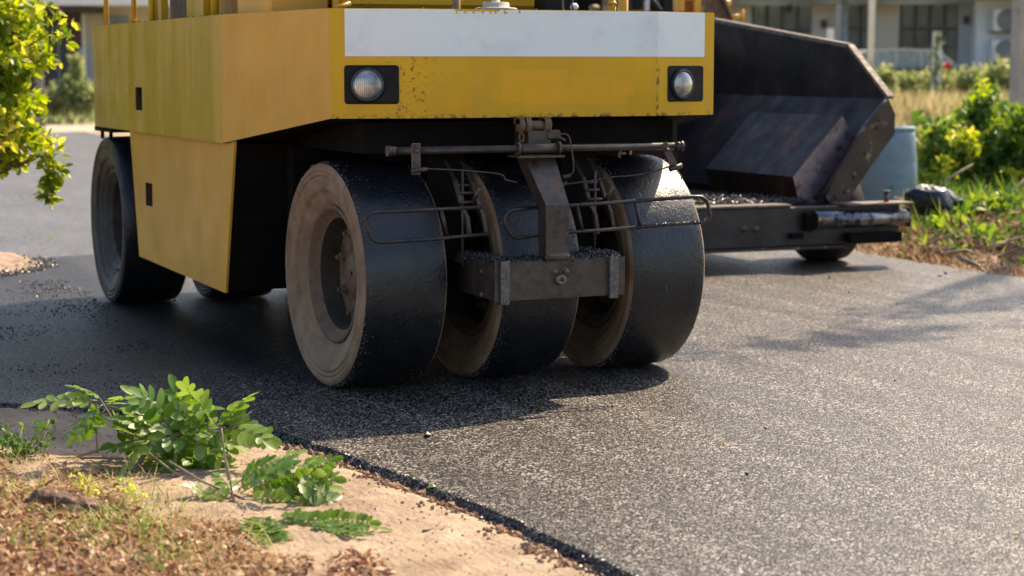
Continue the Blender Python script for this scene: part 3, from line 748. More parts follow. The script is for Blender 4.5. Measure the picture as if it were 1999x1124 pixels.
# spray bar
SY = -.62
def sp(px, py, Y=SY): return WY(px, py, Y)
A, B = sp(757, 294), sp(1331, 285.5); B.z = A.z = (A.z+B.z)/2
mb = MB(); mb.tube([A, B], .0165, 16)
for q, s in ((A, 1), (B, -1)): mb.tube([q+V((0, 0, 0)), q+V((s*.035, 0, 0))], .021, 16); mb.tube([q+V((s*-.004, 0, 0)), q+V((s*.012, 0, 0))], .024, 12)
bar = mb.build('spray_bar', M['steel2'], roller)
c0, c1 = sp(1008, 293).x, sp(1094, 293).x
mb = MB(); mb.tube([(c0+.01, SY, A.z), (c1-.01, SY, A.z)], .0225, 16); mb.box(c0-.004, c1+.008, SY-.03, SY+.09, A.z-.040, A.z-.030)
for xx in (c0+.006, c1-.01): mb.tube([(xx-.006, SY, A.z), (xx+.006, SY, A.z)], .031, 16)
mb.build('clamp', M['steel'], bar)
# hanging brackets
mb = MB(); l0, l1 = sp(799, 300).x, sp(817, 300).x; zA, zB = sp(808, 279).z, sp(808, 341).z
mb.box(l0, l1, SY-.03, SY-.022, zB, zA, bev=.003); mb.lathe([(.001, -.012), (.009, -.01), (.009, 0)], (l0+.02, SY-.03, A.z-.003), 'y', 8); mb.lathe([(.001, -.010), (.006, -.01), (.006, 0)], (l0+.02, SY-.03, zA-.015), 'y', 8)
mb.tube([(l0-.002, SY-.035, zB+.02), (l1+.025, SY-.035, zB+.025)], .010, 8); mb.build('bracket', M['steel'], bar)
mb = MB(); q = [sp(1284, 282), sp(1296, 276), sp(1318, 322), sp(1306, 330)]; q = [V((v.x, SY-.03, v.z)) for v in q]
mb.slab(q, -.008 if False else .008); mb.tube([V(q[3])+V((-.015, -.005, 0)), V(q[2])+V((.015, -.005, 0))], .012, 8); mb.lathe([(.001, -.012), (.009, -.01), (.009, 0)], (q[0]+q[1])/2+V((.012, -.008, -.03)), 'y', 8)
mb.build('bracket', M['steel'], bar)
def wire(pts, r, name='pipe', m='steel2', par=None, Y=-.66):
    mb = MB(); P = []
    for p in pts: P.append(WY(p[0], p[1], p[2] if len(p) > 2 else Y))
    # smooth by midpoint subdivision
    for _ in range(2):
        Q = [P[0]]
        for a, b in zip(P, P[1:]): Q += [a*.75+b*.25, a*.25+b*.75]
        Q.append(P[-1]); P = Q
    mb.tube(P, r, 8); return mb.build(name, M[m], par or roller)
wire([(818, 329), (880, 331), (950, 336), (985, 341), (984, 351), (1010, 356)], .0038)
wire([(1313, 322), (1290, 331), (1240, 343), (1190, 345), (1160, 352), (1100, 360)], .0038)
wire([(1092, 262), (1110, 261), (1115, 285), (1120, 320), (1119, 340), (1102, 346)], .0035)
wire([(1098, 346), (1112, 343)], .011); wire([(1096, 362), (1106, 356)], .011)
mb = MB(); c = WY(1208, 300, -.6); mb.tube([c, c+V((.035, 0, -.0))], .006, 6); mb.tube([c+V((0, 0, -.02)), c+V((.004, 0, .015))], .009, 6); mb.build('nozzle', M['steel'], bar)
# scraper guards (bent rod loops)
def rod(pts, r=.0088, closed=False, name='guard_rod', par=None, m='steel2'):
    P = [WY(*p) if len(p) == 3 else WY(p[0], p[1], -.64) for p in pts]
    mb = MB(); mb.tube(P, r, 8); return mb, P
def arc(cx, cy, rx, ry, a0, a1, n=6): return [(cx+rx*math.cos(math.radians(a0+(a1-a0)*k/n)), cy+ry*math.sin(math.radians(a0+(a1-a0)*k/n)), -.64) for k in range(n+1)]
mb, _ = rod([(940, 404), (800, 411)] + arc(733, 434, 21, 20, 270, 180) + arc(743, 454, 20, 19, 150, 90) + [(850, 466), (957, 456)])
g1 = mb.build('scraper_guard', M['steel2'], roller)
mb, _ = rod([(861, 407), (873, 461)]); mb.build('crossbar', M['steel2'], g1)
mb, _ = rod([(1058, 403), (1010, 409)] + arc(1005, 430, 20, 21, 270, 180) + arc(1014, 446, 22, 18, 160, 90) + [(1058, 458)])
mb.tube([WY(1058, 403, -.64), WY(1112, 401, -.64), WY(1240, 392, -.64)], .0088, 8); mb.tube([WY(1058, 458, -.64), WY(1112, 453, -.64), WY(1240, 444, -.64)], .0088, 8)
P = [(1240, 392), (1350, 384, -.64)] + arc(1364, 402, 18, 18, 270, 345) + arc(1369, 417, 18, 17, 10, 90) + [(1320, 437, -.64), (1240, 444, -.64)]
m2, _ = rod(P); o = len(mb.v); mb.v += m2.v; mb.f += [[i+o for i in f] for f in m2.f]; mb.mi += m2.mi; mb.sm += m2.sm; mb.r += m2.r
g2 = mb.build('scraper_guard', M['steel2'], roller)
for a, b in (((1126, 400), (1137, 451)), ((1239, 392), (1250, 443))):
    mb, _ = rod([a, b]); mb.build('crossbar', M['steel2'], g2)
# lumps of bitumen stuck on rods
mb = MB()
for (x0, y0, x1, y1, k) in ((735, 415, 850, 409, 40), (1112, 401, 1240, 393, 70), (1240, 392, 1350, 385, 60), (1240, 444, 1380, 431, 90), (740, 474, 850, 467, 40)):
    for i in range(k*2):
        t = R_.random(); c = WY(x0+(x1-x0)*t, y0+(y1-y0)*t, -.64); pebble(mb, c+V((0, -.003, R_.uniform(-.004, .008))), R_.uniform(.002, .006))
mb.build('bitumen_lumps', M['crumb'], roller, kind='stuff')
# scraper holders between the wheels
for dx in (0, 258):
    mb = MB()
    k = .96 if dx else 1
    L1 = [(872, 318, -.30), (890, 352, -.45), (902, 400, -.56), (914, 425, -.60), (918, 462, -.60)]
    L2 = [(904, 320, -.30), (921, 352, -.45), (934, 392, -.56), (944, 420, -.60), (950, 455, -.60)]
    for Lq in (L1, L2):
        pts = [WY(q[0]+dx-(8 if dx else 0), q[1]-(6 if dx else 0), q[2]) for q in Lq]
        for a, b in zip(pts, pts[1:]):
            w = V((.008, 0, 0)); t = V((0, .028, .012)); mb.hexa([a-w, a+w, a+w+t, a-w+t], [b-w, b+w, b+w+t, b-w+t])
    for (ya_, yb_) in ((362, -.47), (377, -.51), (395, -.56)):
        s = (ya_-318)/(462-318); xa = 872+(918-872)*s; 
        a = WY(xa+dx-(8 if dx else 0), ya_-(6 if dx else 0), yb_); mb.tube([a, a+V((.075, 0, .0))], .007, 6)
    a = WY(941+dx-4, 364, -.62); b = WY(927+dx-4, 396, -.58); mb.tube([b, a], .0095, 8)
    a = WY(903+dx, 440, -.5); mb.tube([a+V((0, 0, .25)), a+V((0, .0, -.18))], .006, 6)
    h = mb.build('scraper_holder', M['steel'], roller)
    mb = MB(); c = WY(905+dx, 502, -.35); mb.disc_blob(c, .07, .35, 18, 10, 0, dx+1, (.9, 1, .45))
    mb.build('grime_heap', M['crumb'], roller)
# tow lug under the front
mb = MB()
T = -.50
for (x0, x1) in ((1011, 1020), (1024, 1034), (1060, 1072)):
    c0_, c1_ = WY(x0, 250, T), WY(x1, 250, T); zt1, zb1 = zb+.002, WY(x0, 264, T).z
    mb.lathe([(.001, 0), (.030, 0), (.034, .004), (.034, c1_.x-c0_.x), (.001, c1_.x-c0_.x)], (c0_.x, T, zb-.035), 'x', 20); mb.box(c0_.x, c1_.x, T-.02, T+.05, zb-.03, zb+.001)
a = WY(1016, 246, T); b = WY(1070, 246, T); mb.tube([(a.x, T, zb-.036), (b.x, T, zb-.036)], .021, 12)
lug = mb.build('tow_lug', M['rim'], roller)
mb = MB(); c = WY(1018, 268, T-.02); pts = [c+V((.010*math.cos(k*PI/6), 0, .022*math.sin(k*PI/6))) for k in range(13)]; mb.tube(pts, .0035, 6)
c = WY(1048, 270, T-.01); pts = [c+V((.035*math.cos(-k*PI/8), 0, .02*math.sin(-k*PI/8))) for k in range(9)]; mb.tube(pts, .008, 8)
mb.build('hook', M['rim'], lug)
mb = MB(); c = WY(1052, 288, -.5); mb.box(c.x-.06, c.x+.05, -.52, -.36, c.z, zb-.06); c = WY(1080, 262, -.52); mb.box(c.x-.03, c.x+.035, -.53, -.47, c.z-.025, c.z+.02, bev=.008)
mb.tube([c, c+V((.06, 0, -.03))], .007, 6); mb.build('pivot_block', M['steel'], roller)
# ---- deck furniture above the rim
Zd = 1.30
def dpost(x0, x1, Y, ztop, m='orange', name='rail_post', z0=None, foot=False):
    a = WY((x0+x1)/2, 30, Y); r = (WY(x1, 30, Y).x-WY(x0, 30, Y).x)/2*.92
    mb = MB(); mb.tube([(a.x, Y, Zd if z0 is None else z0), (a.x, Y, ztop)], r, 14)
    if foot: mb.box(a.x-r*1.5, a.x+r*1.5, Y-r*1.5, Y+r*1.5, Zd, zt+foot)
    return mb.build(name, M[m], roller)
def dpostL(px0, px1, X, ztop, m='orange', foot=0):      # on the left side rail, depth from x
    a = WX((px0+px1)/2, 40, X); D = (a-C0).dot(fw); r = (px1-px0)/F*D/2
    mb = MB(); mb.tube([(X, a.y, Zd), (X, a.y, ztop)], r, 14)
    if foot: mb.box(X-r*1.8, X+r*1.8, a.y-r*1.8, a.y+r*1.8, zt-.02, zt+foot)
    return mb.build('rail_post', M[m], roller)
dpostL(203, 213, xbL+.09, 2.7); dpostL(257, 267, xbL+.10, 2.7, 'yel_chamfer', .018)
dpostL(290, 303, xbL+.12, 2.6, 'yel_chamfer'); dpostL(303, 308, xbL+.2, 2.6, 'orange')
def wbox(x0, x1, y0, y1, z0, z1, name, m, bev=.0): mb = MB(); mb.box(x0, x1, y0, y1, z0, z1, bev=bev); return mb.build(name, M[m], roller)
a = WX(318, 30, xbL+.15); mb = MB(); mb.box(xbL+.13, xbL+.17, a.y-.05, a.y+.04, Zd, 2.5); mb.build('bracket_post', M['yel_rear'], roller)
a = WX(345, 30, xbL+.2); mb = MB(); mb.box(xbL+.3, xbL+.7, a.y-.35, a.y+.6, Zd, 2.3, bev=.02); mb.build('operator_step', M['ventdk'], roller)
a = WX(393, 30, xbL+.12); b = WX(376, 30, xbL+.12); mb = MB(); mb.box(xbL+.10, xbL+.16, a.y-.12, b.y+.05, Zd, 2.6); mb.build('cab_pillar', M['yel_rear'], roller)
dpostL(412, 428, xbL+.12, 2.7, 'yel_chamfer')
# engine housing: its lower edge shows along the top of the frame
z_h = WY(880, 12, .1).z
mb = MB()
x0, x1 = WY(672, 10, .15).x, WY(1052, 10, .15).x
mb.box(x0, x1, .15, 2.4, z_h-.012, 2.25, bev=.02); hood = mb.build('hood', M['yel_chamfer'], roller)
mb = MB(); mb.box(x0+.03, x1-.03, .18, 2.3, Zd, z_h-.013); mb.build('hood_base', M['under'], roller)
mb = MB(); mb.box(xbL+.30, x0-.02, .9, 2.5, Zd, 2.2, bev=.01); mb.box(xbL+.28, x0-.03, .88, .899, WX(500, 8, xbL+.3).z, WX(500, 8, xbL+.3).z+.03); mb.build('side_cover', M['yel_rear'], roller)
mb = MB(); a = WY(545, 10, .3); mb.box(a.x-.05, WY(640, 10, .3).x, .28, .85, Zd, 2.1, bev=.01); mb.build('step_cover', M['yel_side'], roller)
a = WY(650, 10, -.1); mb = MB(); mb.tube([(a.x-.0, -.12, zt+.01), (a.x+.04, -.12, zt+.016), (a.x+.075, -.12, zt+.03)], .012, 10); mb.build('latch', M['orange'], roller)
a = WY(656, 5, .0); wbox(a.x-.012, a.x+.012, 0, .02, Zd, 2.1, 'strut', 'orange')
dpost(883, 899, -.2, 1.95, 'side', 'filler_pipe')
c = WY(968, 14, -.28); cz = zt; mb = MB()
mb.lathe([(.001, .0), (.096, .0), (.096, .010), (.086, .013), (.062, .014), (.060, .034), (.056, .037), (.018, .038), (.018, .2), (.001, .2)], (c.x, -.28, cz+.001), 'z', 32)
mb.build('filler_cap', M['cream'], roller)
a, b = WY(1066, 8, -.1), WY(1102, 8, -.1); wbox(a.x, b.x, -.1, .05, Zd, 2.0, 'control_box', 'blk', .012)
mb = MB(); c = WY(1121, 14, -.2); mb.disc_blob(c, .02, .05, 12, 8); mb.build('lamp_bulb', M['acw'], roller)
mb = MB(); a = WY(1119, 20, -.35); mb.tube([a, WY(1116, 8, -.35), WY(1120, -6, -.35)], .0035, 6); mb.build('cable', M['car'], roller)
dpost(1188, 1202, -.15, 1.78+.0, 'yel_chamfer', 'rail_post', foot=.0); mb = MB(); a = WY(1195, 10, -.15); mb.lathe([(.001, .0), (.022, 0), (.022, .012), (.001, .012)], (a.x, -.15, 1.76), 'z', 16); mb.build('collar', M['yel_chamfer'], roller)
dpost(1208, 1226, -.18, 1.98, 'orange')
# rolled residue on the ground under the scrapers is part of the road
# ================================================================== PAVER
paver = thing('asphalt_paver', 'black asphalt paver with an open raised hopper standing behind the roller', 'asphalt paver', (4.6, 6.5, 0))
PX, PY = 5.70, 3.98                 # right wing plane, hopper mouth plane
fT = WX(1655, 92, PX); rT = WX(1393, 42, PX); fM = WX(1733, 190, PX); cr0 = WX(1720, 187, PX); cr1 = WX(1480, 180, PX)
back = rT.y+.55
zc = cr0.z
mb = MB(); th = .03
prof = [(fM.y, fM.z-.01), (fT.y, fT.z), (rT.y, rT.z), (back, rT.z+.03), (back, zc-.02), (fM.y+.12, zc-.02)]
vsA = [(PX, y, z) for y, z in prof]; vsB = [(PX+th, y, z) for y, z in prof]
mb.hexa(vsA, vsB)
# sloped lower plate from crease to inner hinge
hi = WY(1611, 378, PY); hx, hz = hi.x, hi.z-.02
mb.hexa([(PX, fM.y+.02, zc-.02), (PX, back, zc-.02), (hx, back, hz), (hx, PY+.02, hz)], [(PX+.02, fM.y+.02, zc-.035), (PX+.02, back, zc-.035), (hx+.02, back, hz-.03), (hx+.02, PY+.02, hz-.03)])
mb.box(hx-.03, hx+.02, PY+.02, back, .40, hz+.0)
# back wall
mb.box(PX-2.6, PX-.001, back-.03, back, .35, rT.z-.1)
mb.box(PX-1.5, PX-1.46, PY+.6, back, .38, 1.1)
wing = mb.build('hopper', M['hop'], paver)
mb = MB()
def edge_strip(p0, p1, w=.05, h=.028): mb.hexa([(PX-.008, p0[0], p0[1]-.004), (PX+w, p0[0], p0[1]-.004), (PX+w, p1[0], p1[1]-.004), (PX-.008, p1[0], p1[1]-.004)], [(PX-.008, p0[0], p0[1]+h), (PX+w, p0[0], p0[1]+h), (PX+w, p1[0], p1[1]+h), (PX-.008, p1[0], p1[1]+h)])
edge_strip(prof[1], prof[2]); edge_strip(prof[2], prof[3])
d0 = V((0, prof[0][0], prof[0][1])); d1 = V((0, prof[1][0], prof[1][1])); nn = V((0, -(d1-d0).z, (d1-d0).y)).normalized()*.026
if nn.y > 0: nn = -nn
mb.hexa([(PX-.008, d0.y, d0.z), (PX+.045, d0.y, d0.z), (PX+.045, d1.y, d1.z), (PX-.008, d1.y, d1.z)], [(PX-.008, d0.y+nn.y, d0.z+nn.z), (PX+.045, d0.y+nn.y, d0.z+nn.z), (PX+.045, d1.y+nn.y, d1.z+nn.z), (PX-.008, d1.y+nn.y, d1.z+nn.z)])
mb.build('worn_edge', M['hop_edge'], wing)
# front lip of the wing
lip = [(1733, 190), (1748, 222), (1746, 262), (1700, 325), (1655, 392), (1637, 410), (1622, 402), (1611, 378), (1626, 350), (1690, 245), (1722, 205)]
P = [WY(x, y, PY-.02) for x, y in lip]; mb = MB(); mb.hexa([tuple(p) for p in P], [tuple(p+V((0, .045, 0))) for p in P])
lo = mb.build('wing_lip', M['hop_lip'], wing)
mb = MB()
inn_ = [WY(x, y, PY-.025) for x, y in ((1730, 196), (1722, 207), (1690, 247), (1628, 350), (1613, 377))]
mb.tube(inn_, .012, 8)
for (x, y) in ((1712, 250), (1716, 235), (1690, 300), (1668, 345), (1650, 375), (1640, 395), (1632, 385)):
    mb.lathe([(.001, -.014), (.012, -.012), (.014, 0)], WY(x, y, PY-.02), 'y', 8)
mb.build('rivets', M['hop_lip'], wing)
# raised cylinder cover on the wing
q = [(1645, 225), (1475, 222), (1378, 322), (1548, 345)]
P1 = WY(1548, 345, PY+.12); P0 = WY(1645, 226, PY+.12)
Lb = 1.35
P2 = P1+V((0, Lb, 0)); P3 = P0+V((0, Lb, 0))
K0 = WY(1664, 266, PY+.12); K1 = WY(1560, 394, PY+.12)
mb = MB(); KB = K0+V((0, Lb, 0)); KC = K1+V((0, Lb, 0))
mb.hexa([tuple(P0), tuple(P1), tuple(K1), tuple(K0)], [tuple(P3), tuple(P2), tuple(KC), tuple(KB)])
mb.mi[0] = 1
mb.slab([K1+V((.0, .0, 0)), K0+V((0, 0, 0)), K0+V((.16, 0, .0)), K1+V((.19, 0, .0))], -.004, 1)
cov = mb.build('cylinder_cover', [M['hop'], M['hop_sky_sheen']], wing)
# hopper floor, left wing, conveyor tunnel
mb = MB()
mb.box(PX-2.4, hx-.031, PY+.0, back, .36, K1.z-.012); mb.box(PX-2.4, hx+.3, PY-.03, PY-.002, .30, K1.z-.02)
fl_ = mb.build('hopper_floor', M['hop'], wing)
lx = WY(1345, 330, PY+.3).x
mb = MB(); mb.hexa([(PX-2.0, PY+.05, .42), (PX-1.95, PY+.05, .42), (PX-1.95, back-.05, .42), (PX-2.0, back-.05, .42)], [(PX-2.5, PY+.2, 1.25), (PX-2.45, PY+.2, 1.25), (PX-2.45, back-.05, 1.35), (PX-2.5, back-.05, 1.35)]); mb.build('far_wing', M['hop'], wing)
mb = MB()
for i in range(5200):
    x = R_.uniform(PX-1.9, hx); y = PY+abs(R_.gauss(0, .45)); r = R_.uniform(.004, .012)
    pebble(mb, (x, y, K1.z-.01+r*.3+R_.random()*.03*(1+nz(x, y, 6))), r)
mb.build('hopper_asphalt', M['crumb'], kind='stuff', label='black loose asphalt lying on the floor of the paver hopper', category='loose asphalt')
# bumper beam
BYP = PY-.16
bz0_, bz1_ = WY(1600, 479, BYP).z, WY(1600, 402, BYP).z
bxr = WY(1756, 470, BYP).x
mb = MB(); mb.box(PX-2.6, bxr, BYP, BYP+.12, bz0_, bz1_, bev=.008); mb.box(PX-2.6, bxr-.2, BYP+.1, BYP+.3, bz1_-.03, bz1_-.004)
tp = WY(1600, 393, BYP).z
bump_ = mb.build('bumper', M['under'] if False else m_simple('bumper_steel', (.035, .035, .04), .35, metal=.4, var=.4, sc=8, bmp=.3, bsc=30), paver)
mb = MB(); mb.box(PX-2.6, WY(1545, 400, BYP).x, BYP-.006, BYP+.2, bz1_+.002, bz1_+.018); mb.build('ledge', M['hop_edge'], bump_)
mb = MB(); mb.box(PX-2.6, WY(1650, 478, BYP).x, BYP-.002, BYP+.06, bz0_-.025, bz0_-.003); mb.build('lower_strip', M['hop_lip'], bump_)
ra, rb = WY(1590, 430, BYP-.06), WY(1768, 428, BYP-.06); rb.z = ra.z
mb = MB(); mb.tube([ra, rb], .062, 24); pr_ = mb.build('push_roller', M['chrome'], bump_)
mb = MB()
for q in (ra+V((-.03, 0, 0)), rb+V((.0, 0, 0))): mb = MB(); mb.box(q.x, q.x+.028, BYP-.10, BYP-.001, q.z-.07, q.z+.07, bev=.012); mb.build('roller_bracket', M['under'], bump_)
mb = MB(); mb.box(WY(1570, 430, BYP).x-.02, WY(1578, 430, BYP).x, BYP-.08, BYP-.001, ra.z-.08, ra.z+.06, bev=.01)
mb.build('roller_bracket', M['under'], bump_)
mb = MB(); a, b = WY(1655, 455, BYP-.05), WY(1756, 470, BYP-.05); mb.box(a.x, b.x, BYP-.09, BYP-.003, b.z, a.z, bev=.008); mb.build('tow_plate', M['under'], bump_); mb = MB(); a, b = WY(1540, 455, BYP), WY(1562, 465, BYP); mb.box(a.x, b.x, BYP-.05, BYP-.002, b.z, a.z); mb.build('tow_plate', M['under'], bump_)
a, b = WY(1640, 408, BYP), WY(1768, 416, BYP); mb = MB(); mb.box(a.x, b.x, BYP-.11, BYP+.11, bz1_+.001+.002, bz1_+.016); mb.build('cover_plate', M['hop_edge'], bump_)
a = WY(1730, 408, BYP); mb = MB(); mb.tube([(a.x, BYP, bz1_), (a.x, BYP, bz1_+.085)], .018, 10); mb.tube([(a.x, BYP, bz1_+.085), (a.x, BYP, bz1_+.10)], .027, 10); mb.build('pin', M['steel'], bump_)
for px in (1452, 1476): mb = MB(); mb.lathe([(.001, -.02), (.020, -.018), (.026, -.004), (.028, -.0005)], WY(px, 447, BYP), 'y', 10); mb.build('bolt', M['steel'], bump_)
# front support wheels
wc = WZ(1616, 507, 0); rp2 = .38
def pwheel(x):
    mb = MB(); mb.lathe([(.03, -.13), (.22, -.13), (.23, -.10), (.26, -.14), (.34, -.15), (rp2, -.12), (rp2, .12), (.34, .15), (.26, .14), (.22, .13), (.03, .13)], (x, wc.y+.03, rp2), 'x', 48); return mb.build('support_wheel', M['rubber'], paver)
pwheel(wc.x-.03); pwheel(wc.x-1.5)
# tractor body behind the hopper
mb = MB(); mb.box(PX-2.2, PX-.3, back+.02, back+2.6, .45, 1.75, bev=.03); mb.build('tractor_body', M['under'], paver)
for s in (0, 1):
    mb = MB(); x0 = PX-2.1+s*1.45; mb.hexa([(x0, back+.1, .1), (x0+.35, back+.1, .1), (x0+.35, back+.1, .7), (x0, back+.1, .7)], [(x0, back+2.7, .1), (x0+.35, back+2.7, .1), (x0+.35, back+2.7, .7), (x0, back+2.7, .7)]); mb.build('crawler_track', M['rubber'], paver)
# orange gear visible above the roller's rim
Yp = back+.25
def pbox(x0, x1, y0, y1, Y, d, name, m, bev=.0):
    a, b = WY(x0, y1, Y), WY(x1, y0, Y); mb = MB(); mb.box(a.x, b.x, Y, Y+d, a.z, b.z, bev=bev); return mb.build(name, M[m], paver)
pbox(1325, 1338, -30, 22, Yp, .12, 'guide_bracket', 'orange', .01); pbox(1356, 1370, -30, 26, Yp, .12, 'guide_bracket', 'orange', .01)
pbox(1332, 1360, 2, 24, Yp+.05, .06, 'guide_block', 'rust', .01); pbox(1340, 1356, -20, 0, Yp, .1, 'guide_block', 'orange', .01)
mb = MB(); mb.hexa([WY(1372, 30, Yp), WY(1425, 40, Yp), WY(1420, -20, Yp), WY(1380, -20, Yp)], [WY(1372, 30, Yp+.1), WY(1425, 40, Yp+.1), WY(1420, -20, Yp+.1), WY(1380, -20, Yp+.1)]); mb.build('lever_plate', M['rim'], paver)
mb = MB(); mb.tube([WY(1408, -15, Yp-.05), WY(1428, 42, Yp-.05)], .02, 8); mb.tube([WY(1425, 34, Yp), WY(1447, 30, Yp)], .022, 8, 1); mb.tube([WY(1449, 44, Yp), WY(1449, 18, Yp)], .02, 8, 1); mb.tube([WY(1412, 6, Yp), WY(1424, 4, Yp)], .035, 10, 1); mb.build('tie_rod', [M['steel'], M['orange']], paver)
pbox(1236, 1262, -40, 20, Yp+1.2, .3, 'exhaust', 'blk', .03); pbox(1264, 1268, -40, 20, Yp+.9, .05, 'grab_rail', 'acw')
pbox(1290, 1320, -40, 30, Yp+1.5, .3, 'engine_cover', 'blk', .03)
mb = MB(); mb.tube([WY(1262, -10, Yp+1), WY(1285, 24, Yp+1)], .05, 8); mb.build('hose', M['blk'], paver)
pbox(1130, 1180, -40, 24, Yp+2.0, .4, 'rear_deck', 'under', .03); pbox(1156, 1172, 9, 20, Yp+1.8, .1, 'green_flask', 'stem', .02)
mb = MB(); mb.box(PX-2.3, PX-.2, back+2.7, back+3.3, .15, 1.4, bev=.03); mb.build('screed', M['hop_lip'], paver)
# ================================================================== DRUM, BAG
dc = WZ(1726, 425, .03); 
dr = thing('plastic_drum', 'faded blue plastic drum standing on the verge behind the paver', 'drum', dc)
R0 = 62/F*(dc-C0).dot(fw)
htop = 1.47-(245-130)/F*(dc-C0).dot(fw)-dc.z
mb = MB(); h = htop
mb.lathe([(.001, 0), (R0*.94, 0), (R0*.98, .02), (R0*1.02, h*.25), (R0*1.0, h*.30), (R0*1.01, h*.34), (R0*.98, h*.6), (R0*.97, h*.615), (R0*.97, h*.63), (R0*.92, h*.9), (R0*.87, h*.955), (R0*.80, h*.96)], dc, 'z', 40)
mb.build('drum_body', M['blue'], dr)
mb = MB(); mb.lathe([(R0*.80, h*.955), (R0*.90, h*.955), (R0*.91, h*.97), (R0*.91, h*.995), (R0*.87, h), (R0*.83, h*.995), (R0*.81, h*.97), (R0*.70, h*.955), (.001, h*.95)], dc, 'z', 40); mb.build('rim_ring', m_simple('pale_blue', (.20, .30, .36), .5, var=.1), dr)
Db = 17.2; bc = at(1822, 425, Db)
bg = MB()
nu, nv = 48, 30; W2 = 52/F*Db; H2 = 62/F*Db
vs = []
for i in range(nv+1):
    t = PI*i/nv
    for j in range(nu):
        p = 2*PI*j/nu; d = V((math.sin(t)*math.cos(p), math.sin(t)*math.sin(p), math.cos(t)))
        k = 1+.22*noise.noise(d*1.4+V((3, 1, 2)))-.16*abs(noise.noise(d*3.2+V((7, 1, 2))))-.07*abs(noise.noise(d*8))
        v = d*k; v = rt*(v.x*W2)+bk*(v.y*W2*.8)+V((0, 0, max(-.45, v.z)*H2*.72+.02)); v += rt*(-.25*v.z)+V((0, 0, 0)); vs.append(bc+v+V((0, 0, H2*.35)))
bg.add(vs, [[i*nu+j, i*nu+(j+1) % nu, (i+1)*nu+(j+1) % nu, (i+1)*nu+j] for i in range(nv) for j in range(nu)], 0, True)
bg.tube([at(1865, 400, Db-.1), at(1878, 392, Db-.1), at(1884, 404, Db-.1)], .03, 8, 0, .012)
bg.build('garbage_bag', M['bag'], loc=bc, label='black plastic rubbish bag slumped on the verge beside the blue drum', category='rubbish bag')
# ================================================================== FOLIAGE helpers
def cloud(mb, c, rad, n, ll, lw, shape=None, mi=0, down=0., seed=0, clump=1.5, thr=-.15, cheap=True, shade=True):
    c = V(c); k = 0; tries = 0
    while k < n and tries < n*12:
        tries += 1
        d = rv()*R_.random()**.45
        q = V((d.x*rad[0], d.y*rad[1], d.z*rad[2]))
        q = rt*q.x+bk*q.y+V((0, 0, q.z))
        p = c+q
        nn = noise.noise(p*clump/ max(rad)*2.0+V((seed, 0, 0)))
        if nn < thr+ .35*(d.length-.5)*2-.2: continue
        dd = rv(); dd.z -= down; l = ll*R_.uniform(.6, 1.3)
        r = min(1, max(0, .5+.9*nn+R_.gauss(0, .22)))
        (mb.leafq if cheap else mb.leaf)(p, dd, rv()+V((0, 0, .6)), l, lw*l/ll, mi, rnd=r)
        k += 1
def branches(mb, base, n, spread, length, r=.01, seg=5, upv=1.0):
    for i in range(n):
        d = V((R_.gauss(0, spread), R_.gauss(0, spread), upv)).normalized(); p = V(base); pts = [p.copy()]
        for s in range(seg): p = p+d*length/seg; d = (d+rv()*.25).normalized(); pts.append(p.copy())
        mb.tube(pts, r, 5, 0, r*.25)
# ---- overhanging tree at top left
tb = thing('roadside_tree', 'bright yellow green leafy tree overhanging the road at the left edge', 'tree', at(-260, 430, 13.2)*1.0)
base = V(tb.location)
fo = MB(); br = MB()
br.tube([V((base.x, base.y, -.02)), base+V((0, 0, .6)), at(-160, 200, 13.1), at(-120, -100, 13.0)], .07, 10, 0, .04)
main = [[at(-150, 220, 13.1), at(-60, 190, 12.9), at(20, 120, 12.8), at(55, 90, 12.7), at(95, 65, 12.6)],
        [at(-150, 260, 13.1), at(-50, 230, 12.9), at(30, 195, 12.9), at(75, 160, 12.8)],
        [at(-150, 270, 13.1), at(-40, 300, 12.9), at(30, 290, 12.9), at(80, 245, 12.8)],
        [at(-150, 150, 13.1), at(-60, 60, 12.9), at(20, 30, 12.8), at(70, 8, 12.7), at(120, 20, 12.7)],
        [at(-40, 300, 12.9), at(30, 325, 12.8), at(85, 300, 12.7), at(105, 330, 12.6), at(88, 392, 12.6)],
        [at(-50, 230, 12.9), at(0, 340, 12.8), at(40, 315, 12.8)]]
for m in main:
    br.tube(m, .016, 6, 0, .005)
def spray_leaves(mb, path, n, spread, ll, lw, mi=0, bias=.0):
    for i in range(n):
        t = R_.random()*(len(path)-1); k = int(t); p = lerp(path[k], path[k+1], t-k)
        o = rv()*spread*R_.random(); d = (o.normalized() if o.length > 0 else rv())*.7+rv()*.8+V((0, 0, -.15)); l = ll*R_.uniform(.55, 1.25)
        mb.leaf(p+o, d, rv()+V((0, 0, .8)), l, lw*l/ll, mi, rnd=min(1, max(0, R_.gauss(.5+bias, .27))))
cl = [(-60, 60, 85, 70), (0, 20, 70, 40), (30, 75, 55, 50), (-10, 150, 80, 60), (40, 140, 40, 45), (20, 215, 50, 40), (55, 205, 28, 30), (-20, 270, 70, 40), (35, 265, 40, 26), (10, 310, 35, 22), (70, 110, 25, 22), (60, 275, 22, 14), (-80, 200, 100, 140)]
for (x, y, rx, ry) in cl:
    D = R_.uniform(12.5, 13.1); c = at(x, y, D); s = D/F
    for i in range(int(rx*ry*.20)):
        d = rv()*R_.random()**.5; p = c+rt*(d.x*rx*s)+V((0, 0, 1))*(d.z*ry*s)+bk*(d.y*.35)
        nn = noise.noise(p*4.0)
        if nn < -.22: continue
        l = .074*R_.uniform(.6, 1.25); fo.leaf(p, rv()+V((.3, 0, -.2)), rv()+V((0, 0, .6)), l, l*.52, 0, rnd=min(1, max(0, .5+nn*.9+R_.gauss(0, .22))))
